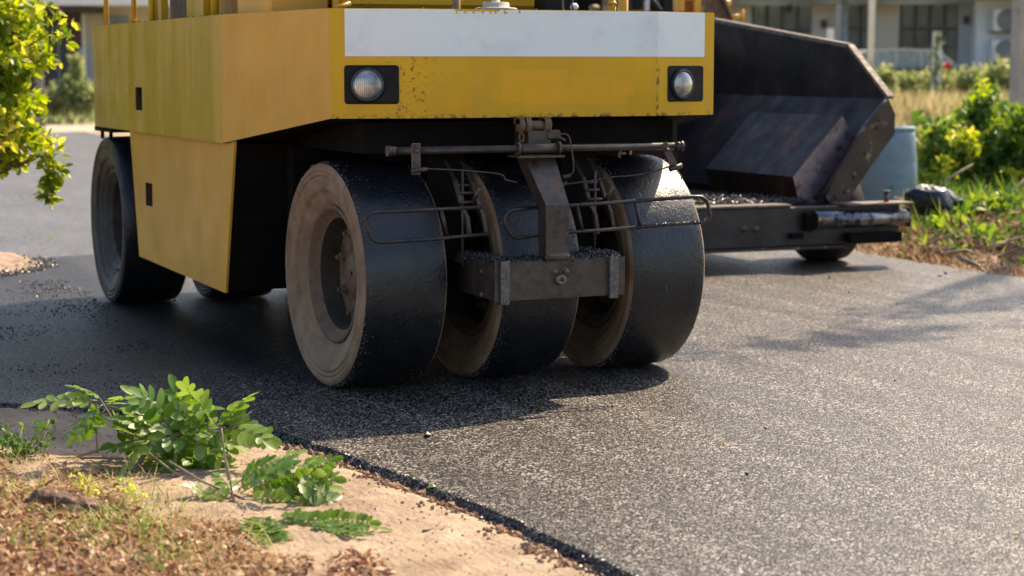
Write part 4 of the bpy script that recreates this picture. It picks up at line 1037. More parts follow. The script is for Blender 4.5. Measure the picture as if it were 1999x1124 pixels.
for m, n in ((main[3][2:], 26), (main[0][2:], 45), (main[4][1:], 75), (main[2][2:], 30), ([at(70, 8, 12.7), at(105, 18, 12.7), at(130, 30, 12.7), at(144, 40, 12.7)], 9), ([at(70, 90, 12.7), at(95, 60, 12.6), at(110, 70, 12.6), at(132, 82, 12.6)], 30), ([at(70, 130, 12.7), at(105, 125, 12.6)], 8), ([at(92, 300, 12.6), at(112, 290, 12.6), at(110, 250, 12.6)], 14), ([at(80, 300, 12.6), at(112, 325, 12.6), at(100, 360, 12.6), at(88, 392, 12.6)], 80)):
    spray_leaves(fo, m, int(n*1.4), .06, .07, .034, 0, .12)
fo.build('foliage', G1, tb); br.build('trunk', M['bark'], tb)
# ---- distant bushes on the left
def bush(name, label, px, py, D, rx, ry, n, ll, mat, h=None, group=None, extra=None, trunk=True):
    c = at(px, py, D); s = D/F; t = thing(name, label, 'shrub', (c.x, c.y, hgt(c.x, c.y) if c.x > 5.95 else 0), group=group)
    f = MB(); cloud(f, c, (rx*s, rx*s*.7, ry*s), n, ll, ll*.45, seed=px)
    if extra:
        for (x, y, a, b, k) in extra: cloud(f, at(x, y, D), (a*s, a*s*.7, b*s), k, ll, ll*.45, seed=x)
    f.build('foliage', mat, t)
    b = MB(); branches(b, t.location, 5, .35, ry*s*1.6+max(0, (c.z-t.location.z)*.6), .02*D/40); b.build('stem', M['bark'], t)
    return t
bush('round_bush', 'dark green rounded bush growing at the far end of the road at left', 140, 185, 50, 48, 34, 3000, .16, G3, extra=[(150, 135, 14, 34, 350), (105, 200, 26, 24, 700), (165, 195, 30, 30, 900)])
# grass along the far sandy verge
mb = MB()
for i in range(2500):
    p = V((R_.uniform(2, 16), R_.uniform(40.5, 46), .02)); mb.leafq(p, V((R_.gauss(0, .4), R_.gauss(0, .4), 1)), rv(), R_.uniform(.1, .35), .05)
mb.build('verge_grass', G3, kind='stuff', label='low green grass along the far sandy verge at left', category='grass')
# ---- left building
def bthing(name, label, cat, H):
    o = thing(name, label, cat, (C0.x+bk.x*H, C0.y+bk.y*H, 0), -YAW); o['_h'] = H; return o
def lb(mb, x0, x1, y0, y1, H, d0, d1, mi=0, base=None):      # box by photo extents at distance H, local depth d0..d1
    a, zt1 = BL(x0, y0, H); b, _ = BL(x1, y0, H); _, zb1 = BL(x0, y1, H)
    if base is not None: zb1 = base
    mb.box(min(a, b), max(a, b), d0, d1, zb1, zt1, mi)
def bpart(mb, name, mats, parent): return mb.build(name, mats, parent, local=True)
H1 = 62
B1 = bthing('shop_house', 'low weathered house with maroon wall and dark doorway beyond the road end', 'house', H1)
mb = MB(); lb(mb, -260, 150, -300, 200, H1, 0, 6, 0, -.05); bpart(mb, 'wall', M['brownw'], B1)
mb = MB(); lb(mb, 150, 420, -300, 200, H1, .02, 6, 0, -.05); bpart(mb, 'cream_wall', M['cream'], B1)
mb = MB(); lb(mb, 156, 330, 92, 200, H1, -.12, .019, 0, -.05); bpart(mb, 'plinth', M['greyw'], B1)
mb = MB(); lb(mb, 88, 140, 45, 200, H1, -.05, -.002, 0, -.04); d = bpart(mb, 'door', M['mull'], B1)
mb = MB(); lb(mb, 113, 116, 45, 200, H1, -.09, -.051, 0, -.04); bpart(mb, 'door_rail', M['slab'], d)
mb = MB(); lb(mb, 60, 420, -2, 14, H1, -2.2, -.001); lb(mb, 60, 420, -60, -3, H1, -1.6, -.1); bpart(mb, 'canopy', M['acw'], B1)
mb = MB(); lb(mb, 80, 205, 15, 27, H1, -1.4, -.13); bpart(mb, 'eave_shade', M['mull'], B1)  # dark slab stands for the eave's shadow above the door
mb = MB(); lb(mb, 164, 168, 27, 190, H1, -.28, -.14); bpart(mb, 'drainpipe', M['acw'], B1)
mb = MB(); lb(mb, 205, 250, 30, 75, H1, -.06, .015); bpart(mb, 'window', M['glass'], B1)
H1b = 44
x_, z_ = BL(77, 150, H1b)
pl = C0+rt*x_+bk*H1b; mb = MB(); mb.tube([(pl.x, pl.y, -.06), (pl.x, pl.y, 6.5)], .10, 12, 0, .085)
mb.build('concrete_pole', M['concrete'], loc=(pl.x, pl.y, 0), label='grey concrete pole behind the leafy tree in front of the maroon house', category='pole')
# ---- right building
H2_ = 54
gz = .5
B2 = bthing('office_building', 'grey and white low building with barred dark windows and two air conditioners', 'building', H2_)
mb = MB()
for (a, b) in ((1380, 1470), (1588, 1636), (1715, 1759)): lb(mb, a, b, -200, 300, H2_, 0, .3, 0, gz)
lb(mb, 1000, 1380, -200, 300, H2_, 0, .3, 0, gz)
bpart(mb, 'wall', M['beige'], B2)
mb = MB(); lb(mb, 1877, 1903, -200, 300, H2_, 0, .3, 0, gz); bpart(mb, 'grey_wall', M['greyw'], B2)
mb = MB(); lb(mb, 1903, 2700, -200, 300, H2_, -.5, .3, 0, gz); bpart(mb, 'white_wall', M['whitew'], B2)
mb = MB(); lb(mb, 1000, 2700, -210, 2, H2_, -1.6, -.51); lb(mb, 1000, 1902, 2, 9, H2_, -.3, -.001); bpart(mb, 'roof_slab', M['slab'], B2)
mb = MB(); lb(mb, 1000, 2700, -200, 200, H2_, 3.0, 3.2, 0, gz); bpart(mb, 'rear_wall', M['greyw'], B2)
def bwin(x0, x1, y0, nx_, rows):
    mb = MB(); lb(mb, x0, x1, y0, 300, H2_, .12, .15, 0, gz+.2); w = bpart(mb, 'window', M['glass'], B2)
    mb = MB()
    for k in range(nx_+1):
        c = x0+(x1-x0)*k/nx_; lb(mb, c-2.6, c+2.6, y0, 300, H2_, .04, .119, 0, gz+.2)
    for r in rows: lb(mb, x0, x1, r-2.3, r+2.3, H2_, .05, .118)
    bpart(mb, 'frame', M['mull'], w)
    mb = MB(); k = x0+4
    while k < x1: lb(mb, k-.6, k+.6, y0, 300, H2_, .0, .03, 0, gz+.2); k += 7
    bpart(mb, 'bars', M['fan'], w)
bwin(1470, 1588, 10, 4, (58,)); bwin(1650, 1715, 8, 2, (55,)); bwin(1760, 1877, 4, 4, (56,)); bwin(1385, 1455, 12, 2, (60,))
mb = MB(); lb(mb, 1638, 1649, 2, 300, H2_, -.6, -.35, 0, gz); bpart(mb, 'steel_column', M['steelcol'], B2)
for (x, y) in ((1608, 46), (1886, 38), (1541, 15)):
    mb = MB(); lb(mb, x-5, x+5, y-7, y+7, H2_, -.14, -.002); lb(mb, x-2, x+2, y+7, y+10, H2_, -.1, -.03); bpart(mb, 'wall_lamp', M['mull'], B2)
def ac(x0, x1, y0, y1, lab):
    o = bthing('air_conditioner', lab, 'air conditioner', H2_); 
    HA = H2_-1.05
    mb = MB(); lb(mb, x0, x1, y0, y1, HA, -1.05, -.62); c = bpart(mb, 'casing', M['acw'], o)
    cx, cz = BL(x0+(x1-x0)*.42, (y0+y1)/2, HA); s = H2_/F
    mb = MB(); mb.lathe([(.001, -.02), (17*s, -.03), (20*s, -.02), (21*s, 0)], (cx, -1.052, cz), 'y', 24); bpart(mb, 'fan_grille', M['fan'], o)
    mb = MB(); lb(mb, x0-3, x1, y1+1, y1+3, HA, -.98, -.502); bpart(mb, 'bracket', M['mull'], o)
ac(1941, 2003, 18, 60, 'upper white air conditioner on the white wall by the concrete post'); ac(1938, 2000, 78, 119, 'lower white air conditioner on the white wall by the concrete post')
# ---- poles on the right
def post(name, lab, px, D, w, ztop, m, zb=None, sq=False, tw=0):
    c = at(px, 130, D); z0 = hgt(c.x, c.y)-.05; mb = MB()
    top = 1.47-(ztop-130)/F*D
    if sq: mb.hexa([(c.x-w/2, c.y-w/2, z0), (c.x+w/2, c.y-w/2, z0), (c.x+w/2, c.y+w/2, z0), (c.x-w/2, c.y+w/2, z0)], [(c.x-w/2*.8, c.y-w/2*.8, top), (c.x+w/2*.8, c.y-w/2*.8, top), (c.x+w/2*.8, c.y+w/2*.8, top), (c.x-w/2*.8, c.y+w/2*.8, top)])
    else: mb.tube([(c.x, c.y, z0), (c.x, c.y, top)], w/2, 12)
    return mb.build(name, M[m], loc=(c.x, c.y, z0), label=lab, category='post'), c, top
post('concrete_post', 'thick weathered concrete post at the right edge beside the green brush', 1993, 26, .21, -300, 'concrete', sq=True)
post('metal_pole', 'thin pale metal pole standing behind the paver hopper', 1700, 44, .15, -300, 'acw')
o_p, pc, ptop = post('fence_post', 'short white fence post wrapped in climbing vine', 1828, 43, .16, 62, 'acw', sq=True)
post('marker_post', 'small white post showing just above the hopper rim', 1620, 46, .15, 56, 'acw', sq=True)
mb = MB()
for i in range(230):
    t = R_.random(); p = V((pc.x, pc.y, ptop-.05-t*1.2))+rt*(.07*math.sin(t*14)-.04+R_.gauss(0, .05))-bk*.12+V((0, 0, R_.gauss(0, .04)))
    mb.leafq(p, rv(), rv(), .08, .05)
mb.tube([V((pc.x, pc.y, ptop-k*.12))+rt*(.07*math.sin(k*1.4))-bk*(.12) for k in range(12)], .012, 5)
mb.build('climbing_vine', [G3], loc=(pc.x, pc.y, .5), label='leafy vine climbing the short white fence post', category='vine')
# red flower
c = at(1850, 128, 42); mb = MB(); mb.disc_blob(c, .075, .35, 12, 8, 0, 5)
for k in range(6): mb.leaf(c, rv(), rv(), .13, .08, 0, 0)
mb.tube([c, c+V((0, 0, -.35)), c+V((.1, 0, -.75))], .012, 5, 1)
mb.build('red_flower', [M['red'], M['stem']], loc=c, label='single red blossom above the hedge beside the vine covered post', category='flower')
# ---- parked car
car = thing('parked_car', 'silver grey estate car parked behind the hedge in front of the building', 'car', (0, 0, 0), -YAW)
Hc = 47; cc0 = C0+bk*Hc+rt*BL(1750, 100, Hc)[0]; gz2 = hgt(cc0.x, cc0.y); car.location = (cc0.x, cc0.y, gz2)
s = Hc/F
def cx_(px): return (px-1750)*s
def cz_(py): return 1.47-(py-130)*s-gz2
roof = [(1660, 118), (1668, 105), (1690, 97), (1750, 95), (1800, 97), (1826, 104), (1850, 122)]
belt = 134
mb = MB(); hw = .85
rp1 = [(cx_(x), cz_(y)) for x, y in roof]
bodyp = [(cx_(1648), cz_(190)), (cx_(1645), cz_(150)), (cx_(1652), cz_(133))]+[(cx_(1880), cz_(131)), (cx_(1915), cz_(140)), (cx_(1920), cz_(165)), (cx_(1916), cz_(190))]
mb.hexa([(x, -hw, z) for x, z in bodyp], [(x, hw, z) for x, z in bodyp]); mb_c = mb.build('body', M['car'], car, local=True)
gp = [(cx_(1653), cz_(132.5))]+rp1+[(cx_(1878), cz_(131))]
mb = MB(); mb.hexa([(x, -hw*.86, z-.03) for x, z in gp], [(x, hw*.86, z-.03) for x, z in gp]); mb.build('window', M['carglass'], car, local=True)
mb = MB()
rr = [(x, z) for x, z in rp1]; mb.hexa([(x, -hw*.88, z) for x, z in rr[0:]]+[(x, -hw*.88, z-.055) for x, z in rr[::-1]], [(x, hw*.88, z) for x, z in rr]+[(x, hw*.88, z-.055) for x, z in rr[::-1]])
for x in (1703, 1738, 1786, 1826): mb.hexa([(cx_(x-2), -hw*.885, cz_(133)), (cx_(x+2), -hw*.885, cz_(133)), (cx_(x+2), -hw*.86, cz_(133)), (cx_(x-2), -hw*.86, cz_(133))], [(cx_(x-3), -hw*.885, cz_(98)), (cx_(x+1), -hw*.885, cz_(98)), (cx_(x+1), -hw*.86, cz_(98)), (cx_(x-3), -hw*.86, cz_(98))])
mb.build('roof', m_simple('car_roof_paint', (.42, .43, .44), .3, metal=.3, var=.05), car, local=True)
for x in (1700, 1872):
    mb = MB(); mb.lathe([(.02, -.1), (.18, -.1), (.3, -.09), (.32, -.05), (.32, .1), (.02, .1)], (cx_(x), -hw+.05, .32), 'y', 28); mb.build('wheel', M['rubber'], car, local=True)
for x in (1735, 1792): mb = MB(); mb.box(cx_(x-5), cx_(x+5), -hw-.03, -hw-.001, cz_(146), cz_(142)); mb.build('door_handle', M['acw'], car, local=True)
# ---- hedge behind, row of bushes
hx_ = [(1712, 162, 44, 42, 40), (1775, 170, 45, 46, 34), (1838, 168, 44, 46, 38), (1900, 166, 43, 46, 40), (1960, 160, 42, 50, 48), (1660, 172, 46, 42, 36)]
labs = ['dusty green hedge bush beside the thin metal pole', 'low green hedge bush in front of the car windows', 'hedge bush around the vine covered white post', 'hedge bush below the two air conditioners', 'tall hedge bush at right behind the concrete post', 'hedge bush hidden partly by the hopper edge']
for (x, y, D, rx, ry), lab in zip(hx_, labs):
    bush('hedge_bush', lab, x, y, D, rx, ry, 1500, .13, G3, group='hedge bushes before the building')
# tall dry grass field
mb = MB()
for i in range(16000):
    D = R_.uniform(24, 41); px = R_.uniform(1640, 2100); c = at(px, 130, D); z0 = hgt(c.x, c.y)
    if c.x < 7.5: continue
    hh = R_.uniform(.10, .42)*(1 if D < 34 else 1.5)
    mb.leafq((c.x, c.y, z0), V((R_.gauss(0, .35), R_.gauss(0, .35), 1)), rv(), hh, R_.uniform(.02, .05))
mb.build('dry_grass', m_leaf('field_grass', (.20, .22, .08), (.38, .34, .16), (.56, .48, .27), .35, .7), kind='stuff', label='pale dry grass covering the field behind the drum', category='grass')
mb = MB()
for i in range(1000):
    D = R_.uniform(30, 42); px = R_.uniform(1640, 2100); c = at(px, 130, D); z0 = hgt(c.x, c.y)
    mb.leafq((c.x, c.y, z0), V((R_.gauss(0, .4), R_.gauss(0, .4), 1)), rv(), R_.uniform(.2, .6), .06, 0, R_.random())
mb.build('russet_weeds', G7, kind='stuff', label='reddish brown weeds standing in the dry grass field', category='weeds')
# ---- brush pile right
bp = thing('brush_pile', 'heap of bright green leafy cut branches on the right verge', 'brush pile', WZ(1930, 420, .03))
f = MB(); D = 20.0
blobs = [(1900, 330, 75, 70, 3400), (1965, 300, 60, 75, 2600), (1905, 240, 40, 50, 1100), (1850, 300, 45, 50, 1300), (1990, 380, 50, 50, 1500), (1870, 370, 45, 35, 900), (1918, 195, 12, 30, 160), (1960, 230, 30, 30, 400), (2030, 280, 60, 90, 2200), (1930, 180, 10, 16, 70)]
for (x, y, rx, ry, n) in blobs:
    s = D/F; cloud(f, at(x, y, D+R_.uniform(-.3, .5)), (rx*s, .5, ry*s), int(n*1.0), .095, .046, seed=x, clump=2.2, thr=-.12, cheap=False)
for (x, y, rx, ry, n, D_) in ((1960, 425, 80, 45, 2600, 17.0), (1890, 425, 50, 30, 1400, 17.2), (1850, 448, 42, 22, 800, 16.6), (1990, 478, 50, 28, 1100, 15.9), (1915, 472, 50, 22, 900, 16.0), (1850, 270, 45, 40, 1200, 20.2), (1960, 250, 60, 45, 1600, 20.5), (1990, 320, 50, 70, 2000, 20), (1810, 330, 24, 50, 600, 20.4)):
    s = D_/F; cloud(f, at(x, y, D_), (rx*s, .45, ry*s), n, .10, .045, seed=x, clump=3.0, thr=-.1, cheap=False)
f.build('foliage', G2, bp)
f = MB()
for (x, y, rx, ry, n) in ((1880, 270, 25, 20, 260), (1895, 285, 20, 15, 160), (1915, 170, 10, 25, 60), (1975, 340, 30, 20, 160), (1850, 330, 16, 30, 140)):
    s = D/F; cloud(f, at(x, y, D-.5), (rx*s, .3, ry*s), n//2, .08, .04, seed=x+9, thr=-.4, cheap=False)
f.build('yellow_foliage', G1, bp)
f = MB()
for i in range(46):
    c = at(R_.uniform(1786, 1862), R_.uniform(228, 330), 20.3+R_.random()*.4); f.leaf(c, rv()+V((0, 0, .2)), rv()+V((0, 0, .5)), R_.uniform(.14, .24), R_.uniform(.08, .13), 0, R_.uniform(.1, .7))
f.build('broad_leaves', G2, bp)
b = MB()
for i in range(90):
    x0, y0 = R_.uniform(1800, 2020), R_.uniform(395, 505); a = R_.uniform(-.9, .6)*R_.choice((1, 1, 1.6)); Lq = R_.uniform(40, 140); Dd = 15.6+(500-y0)*.022+R_.uniform(-.2, .2)
    x1, y1 = x0+Lq*math.cos(a), y0+Lq*math.sin(a)*.5-5
    gp = WZ(x0, y0, .05); hh = R_.uniform(.05, .32); Dd = (gp-C0).dot(fw)-hh*1.5; p0, p1 = at(x0, y0, Dd), at(x1, y1, Dd+R_.uniform(-.5, .5)); m = (p0+p1)/2+rv()*.05
    b.tube([p0, m, p1], R_.uniform(.007, .022), 5, 0, .005)
for (q) in (((1890, 445), (1905, 420), (1940, 405), (1999, 402)), ((1870, 418), (1925, 415), (2010, 400)), ((1800, 405), (1850, 350), (1900, 320)), ((1930, 400), (1945, 420)), ((1960, 400), (1999, 350))):
    b.tube([at(x, y, 18.2) for x, y in q], .018, 6, 0, .010)
b.build('cut_branches', M['twig'], bp)
mb = MB()
for i in range(900):
    Dd = R_.uniform(16.5, 20); px = R_.uniform(1800, 2060); c = at(px, 400, Dd); z = hgt(c.x, c.y)
    if (V((c.x, c.y, 0))-V((bc.x, bc.y, 0))).length < .5 or c.x < 6.6: continue
    d = V((R_.gauss(0, .35), R_.gauss(0, .35), 1)).normalized(); l = R_.uniform(.15, .5)
    mb.leaf((c.x, c.y, z), d, rv(), l, R_.uniform(.012, .03), 0, R_.random(), .1, R_.uniform(.0, .5))
mb.build('tall_grass', G2, kind='stuff', label='tall green grass blades growing around the brush pile on the right verge', category='grass')
# verge weeds near the road
mb = MB(); md = MB()
for i in range(9000):
    y = R_.uniform(1.2, 9.5); x = 5.98+abs(R_.gauss(0, .9)); z = hgt(x, y)
    k = (x-5.98)
    if i % 2 == 0 or k < .35:
        md.leafq((x, y, z), V((R_.gauss(0, .9), R_.gauss(0, .9), .7)), rv(), R_.uniform(.04, .16), R_.uniform(.008, .02))
    elif nz(x, y, 1.6, 7) > .08: mb.leafq((x, y, z), V((R_.gauss(0, .7), R_.gauss(0, .7), .8)), rv(), R_.uniform(.06, .2), R_.uniform(.02, .045))
for i in range(7000):
    p = at(R_.uniform(1760, 2060), R_.uniform(430, 520), 0); Dd = R_.uniform(15.5, 18.5); c = at(R_.uniform(1760, 2080), 500, Dd); z = hgt(c.x, c.y)
    if c.x < 6.1 or (c-bc).length < .45: continue
    hh = .25*max(0, min(1, (c.x-6.3)/1.2)); (mb if R_.random() < .3 else md).leafq((c.x, c.y, z+R_.random()*hh), rv()+V((0, 0, .4)), rv(), R_.uniform(.05, .14), R_.uniform(.02, .04))
mb.build('verge_weeds', G2, kind='stuff', label='green weeds growing on the right road verge', category='weeds')
md.build('dry_verge_grass', G7, kind='stuff', label='brown dry grass along the right edge of the asphalt', category='dry grass')
# ================================================================== FOREGROUND
def pinnate(fm, sm, base, tip, ll, pairs=None, sag=.1, tilt=None, rb=0., upn=None):
    base, tip = V(base), V(tip); d = tip-base; Lh = d.length; pairs = pairs or max(4, int(Lh/(ll*.44)))
    upn = upn or (V((0, 0, 1))+rv()*.6-bk*.5); mid = (base+tip)/2+V((0, 0, sag*Lh)); pts = []
    for k in range(9):
        t = k/8; pts.append(base*(1-t)**2+mid*2*t*(1-t)+tip*t*t)
    sm.tube(pts, .0022, 5, 0, .0008)
    tone = R_.gauss(.5+rb, .15)
    for k in range(pairs):
        t = .16+.80*k/(pairs-1); p = base*(1-t)**2+mid*2*t*(1-t)+tip*t*t; tg = ((mid-base)*(1-t)+(tip-mid)*t).normalized()
        sd = tg.cross(upn).normalized(); nn = sd.cross(tg).normalized(); sz = ll*(.72+.38*math.sin(PI*min(1, t*.9+.1)))
        for q in (-1, 1):
            if R_.random() < .07: continue
            dd = sd*q*.9+tg*.45+nn*R_.uniform(-.25, .2)+rv()*.12; r = min(1, max(0, tone+R_.gauss(0, .16)))
            ovate(fm, p, dd, nn+rv()*.15, sz*R_.uniform(.9, 1.1), sz*.54, r)
    ovate(fm, tip, (tip-mid), upn, ll*1.1, ll*.6, min(1, max(0, tone)))
def ovate(mb, p, d, n, l, w, r):
    p = V(p); d = V(d).normalized(); n = V(n); n = (n-d*n.dot(d)).normalized(); b = d.cross(n)
    out = [(0, .0), (.12, .26), (.32, .46), (.55, .50), (.78, .42), (.93, .22), (1.0, 0)]
    curl = R_.uniform(-.02, .14)
    mid = [p+d*l*t-n*l*curl*t*t for t, _ in out]; vs = list(mid)
    for s in (1, -1): vs += [mid[i]+b*(s*w*k)+n*(w*.22*k) for i, (t, k) in enumerate(out)]
    fs = []
    for s in (0, 1):
        o = 7+7*s
        for i in range(6):
            fs.append([i, i+1, o+i+1, o+i] if s else [i, o+i, o+i+1, i+1])
    mb.add(vs, fs, 0, True, r)
def leafpart(par, a, b, ll, **k):
    f = MB(); s_ = MB(); pinnate(f, s_, a, b, ll, **k)
    o = len(f.v); f.v += s_.v; f.f += [[i+o for i in q] for q in s_.f]; f.mi += [1]*len(s_.mi); f.sm += s_.sm; f.r += s_.r
    return f.build('leaf', [G4, M['stem']], par)
br1 = thing('fallen_branch', 'cut leafy branch with paired oval leaflets lying on the sandy verge', 'branch', WZ(300, 905, hgt(*WZ(300, 905).xy)))
fm, sm, wm = MB(), MB(), MB()
D1 = 7.45
def A1(x, y, d=0): return at(x, y, D1+d)
LF = [(190, 782, 72, 788, .042), (200, 790, 140, 838, .042), (196, 778, 150, 756, .030), (210, 792, 248, 776, .036), (215, 800, 252, 862, .045), (190, 790, 178, 838, .04), (205, 800, 150, 850, .045),
      (325, 838, 262, 772, .055), (318, 845, 245, 805, .05), (352, 845, 362, 762, .055), (425, 832, 366, 764, .055), (432, 834, 482, 778, .050), (436, 838, 512, 856, .052), (345, 850, 300, 845, .05),
      (330, 850, 370, 905, .055), (340, 855, 415, 880, .055), (330, 860, 300, 905, .05), (360, 850, 410, 835, .05), (380, 870, 440, 900, .055), (350, 880, 330, 925, .05), (300, 850, 245, 820, .045), (300, 860, 235, 870, .04),
      (400, 880, 390, 935, .055), (370, 890, 400, 955, .05), (290, 860, 250, 905, .045), (330, 830, 395, 800, .05), (280, 855, 215, 835, .04), (240, 815, 300, 800, .04), (350, 905, 300, 925, .045), (410, 860, 440, 870, .05), (380, 850, 350, 800, .05), (310, 880, 370, 930, .05), (420, 900, 445, 950, .045)]
for (a, b, c, d, ll) in LF+[(a+R_.uniform(-18, 18), b+R_.uniform(-10, 14), c+R_.uniform(-26, 26), d+R_.uniform(-12, 22), ll*.9) for (a, b, c, d, ll) in LF[7:]]:
    o = R_.uniform(-.16, .12); leafpart(br1, A1(a, b, o), A1(c, d, o+R_.uniform(-.12, .12)), ll*R_.uniform(1.0, 1.6), sag=R_.uniform(.02, .2))
def P1_(pts, r, r1, d=0): wm.tube([A1(x, y, d) for x, y in pts], r, 8, 0, r1)
P1_([(110, 896), (180, 893), (240, 895), (300, 897), (350, 890), (420, 905)], .006, .004, .05)
P1_([(240, 945), (262, 915), (275, 900), (284, 880), (284, 862)], .010, .009); P1_([(284, 864), (260, 862), (240, 866), (200, 876), (150, 892)], .008, .005)
P1_([(284, 862), (330, 850), (352, 845)], .006, .004); P1_([(240, 862), (215, 810), (196, 780), (188, 770)], .004, .002); P1_([(190, 885), (188, 840), (190, 790)], .003, .002)
P1_([(432, 835), (436, 870), (442, 915), (450, 960), (462, 1015)], .003, .0045, -.3); P1_([(436, 842), (470, 820), (492, 802)], .003, .002, -.05); P1_([(285, 880), (330, 915), (380, 950), (450, 975)], .004, .006, -.2)
P1_([(350, 845), (366, 800), (372, 760)], .003, .0015)
wm.build('twigs', M['twig'], br1)
br2 = thing('fallen_sprig', 'right hand leafy sprig drooping over the bare sand beside the larger fallen branch', 'branch', WZ(560, 1010, 0))
fm, sm, wm = MB(), MB(), MB(); D2 = 6.85
LF2 = [(455, 948, 575, 886, .038), (465, 955, 612, 903, .044), (470, 962, 625, 925, .046), (480, 965, 640, 950, .048), (490, 968, 668, 985, .048), (500, 972, 655, 1000, .046), (475, 975, 600, 985, .045), (465, 960, 520, 900, .04), (455, 965, 430, 930, .04), (450, 975, 395, 965, .035),
       (468, 985, 540, 1010, .04), (540, 960, 600, 935, .042), (560, 975, 640, 965, .045), (430, 985, 380, 955, .04), (520, 950, 560, 900, .04)]
for (a, b, c, d, ll) in LF2+[(570, 940, 672, 1000, .05), (560, 935, 650, 935, .045), (575, 955, 690, 1002, .045), (560, 960, 660, 970, .05), (580, 950, 645, 900, .04), (500, 990, 590, 1010, .04)]:
    o = R_.uniform(-.1, .12); leafpart(br2, at(a, b, D2+o), at(c, d, D2+o+R_.uniform(-.1, .1)), ll*1.12, sag=R_.uniform(.05, .2))
LF3 = [(468, 1015, 560, 1045, .028), (465, 1020, 520, 1058, .026), (475, 1012, 545, 1025, .026), (590, 1022, 738, 1030, .032), (600, 1015, 720, 1020, .03), (560, 1010, 625, 1022, .036), (555, 1000, 600, 1012, .04), (500, 1020, 550, 1050, .026), (610, 1026, 700, 1040, .028)]
for (a, b, c, d, ll) in LF3:
    Dg = (WZ(a, b, 0)-C0).dot(fw)-.06; Dg2 = (WZ(c, d, 0)-C0).dot(fw)-.05; leafpart(br2, at(a, b, Dg), at(c, d, Dg2), ll*1.3, sag=.04, rb=-.2)
wm.tube([at(x, y, D2-.05) for x, y in ((462, 1015), (455, 975), (450, 940), (442, 900))], .0048, 8, 0, .003); wm.tube([at(x, y, D2) for x, y in ((455, 965), (500, 985), (540, 1000), (600, 1015))], .005, 6, 0, .003); wm.tube([at(x, y, D2) for x, y in ((455, 965), (420, 950), (395, 940), (330, 900))], .005, 6, 0, .004)
wm.build('twigs', M['twig'], br2)
# small leafed weed at the far left
wd = thing('ground_weed', 'small dark leaved weed at the left edge beside the fallen branch', 'plant', WZ(40, 900, hgt(*WZ(40, 900).xy)))
fm, sm = MB(), MB()
for i in range(26):
    x, y = R_.uniform(-10, 100), R_.uniform(815, 900); b0 = at(40+R_.uniform(-40, 40), 905, 7.5); t0 = at(x, y, 7.5+R_.uniform(-.15, .15)); sm.tube([b0, (b0+t0)/2+rv()*.02, t0], .0018, 4)
    for k in range(11): ovate(fm, lerp(b0, t0, R_.uniform(.4, 1))+rv()*.02, rv(), rv()+V((0, 0, 1)), .024*R_.uniform(.7, 1.2), .017, R_.uniform(0, .6))
fm.build('foliage', G2, wd); sm.build('stem', M['stem'], wd)
fm, sm = MB(), MB(); wd = thing('lime_weed', 'pale lime green seedling tuft in front of the fallen branch', 'plant', WZ(255, 1000, hgt(*WZ(255, 1000).xy)))
for (x, y) in ((165, 938), (150, 932), (178, 950), (250, 950), (262, 962), (240, 945), (272, 970), (188, 962)):
    c = at(x, y, 6.75)
    for k in range(20): ovate(fm, c+rv()*.022, rv(), rv()+V((0, 0, 1)), .014, .008, R_.random())
    sm.tube([c, c+V((R_.uniform(-.02, .02), 0, -.05)), WZ(225+R_.uniform(-15, 15), 1000, 0)], .0012, 4)
fm.build('foliage', G8, wd); sm.build('stem', M['stem'], wd)
# reddish stone
c = WZ(135, 990, .03); mb = MB(); nu, nv = 40, 24; vs = []
for i in range(nv+1):
    t = PI*i/nv
    for j in range(nu):
        p = 2*PI*j/nu; d = V((math.sin(t)*math.cos(p), math.sin(t)*math.sin(p), math.cos(t))); k = 1+.3*noise.noise(d*1.7+V((4, 4, 4)))+.14*noise.noise(d*5)+.07*noise.noise(d*13)
        vs.append(c+rt*(d.x*.15*k)+bk*(d.y*.09*k)+V((0, 0, d.z*.068*k-.022+.02*(-d.x))))
mb.add(vs, [[i*nu+j, i*nu+(j+1) % nu, (i+1)*nu+(j+1) % nu, (i+1)*nu+j] for i in range(nv) for j in range(nu)], 0, True)
mb.build('red_stone', M['stone'], loc=c, label='reddish brown rock half buried in dry leaves at lower left', category='rock')
# leaf litter and straws
mb = MB(); ms = MB(); mg = MB()
def dens(px, py):
    v = (py-930)/194. - (px-120)/560. ; return v
n_ = 0
for i in range(60000):
    px, py = R_.uniform(-80, 760), R_.uniform(900, 1200); v = dens(px, py)+.35*nz(px, py, .012, 1)+.15*nz(px, py, .05, 4)
    if px > 600 and py > 1080: v = .3-abs(px-700)/170.+.2*nz(px, py, .03)
    if v < 0 and R_.random() > .015: continue
    if R_.random() > .12+v*.8: continue
    q = WZ(px, py, 0); z = hgt(q.x, q.y); q = V((q.x, q.y, z))
    if q.x > edge_x(q.y)-.06: continue
    l = R_.uniform(.012, .038); mb.leaf(q+V((0, 0, R_.uniform(.002, .012+.02*min(1, max(0, v))))), rv()*V((1, 1, .45)), rv()*.7+V((0, 0, 1)), l, l*R_.uniform(.35, .6), 0, None, R_.uniform(-.3, .5), R_.uniform(-.1, .3)); n_ += 1
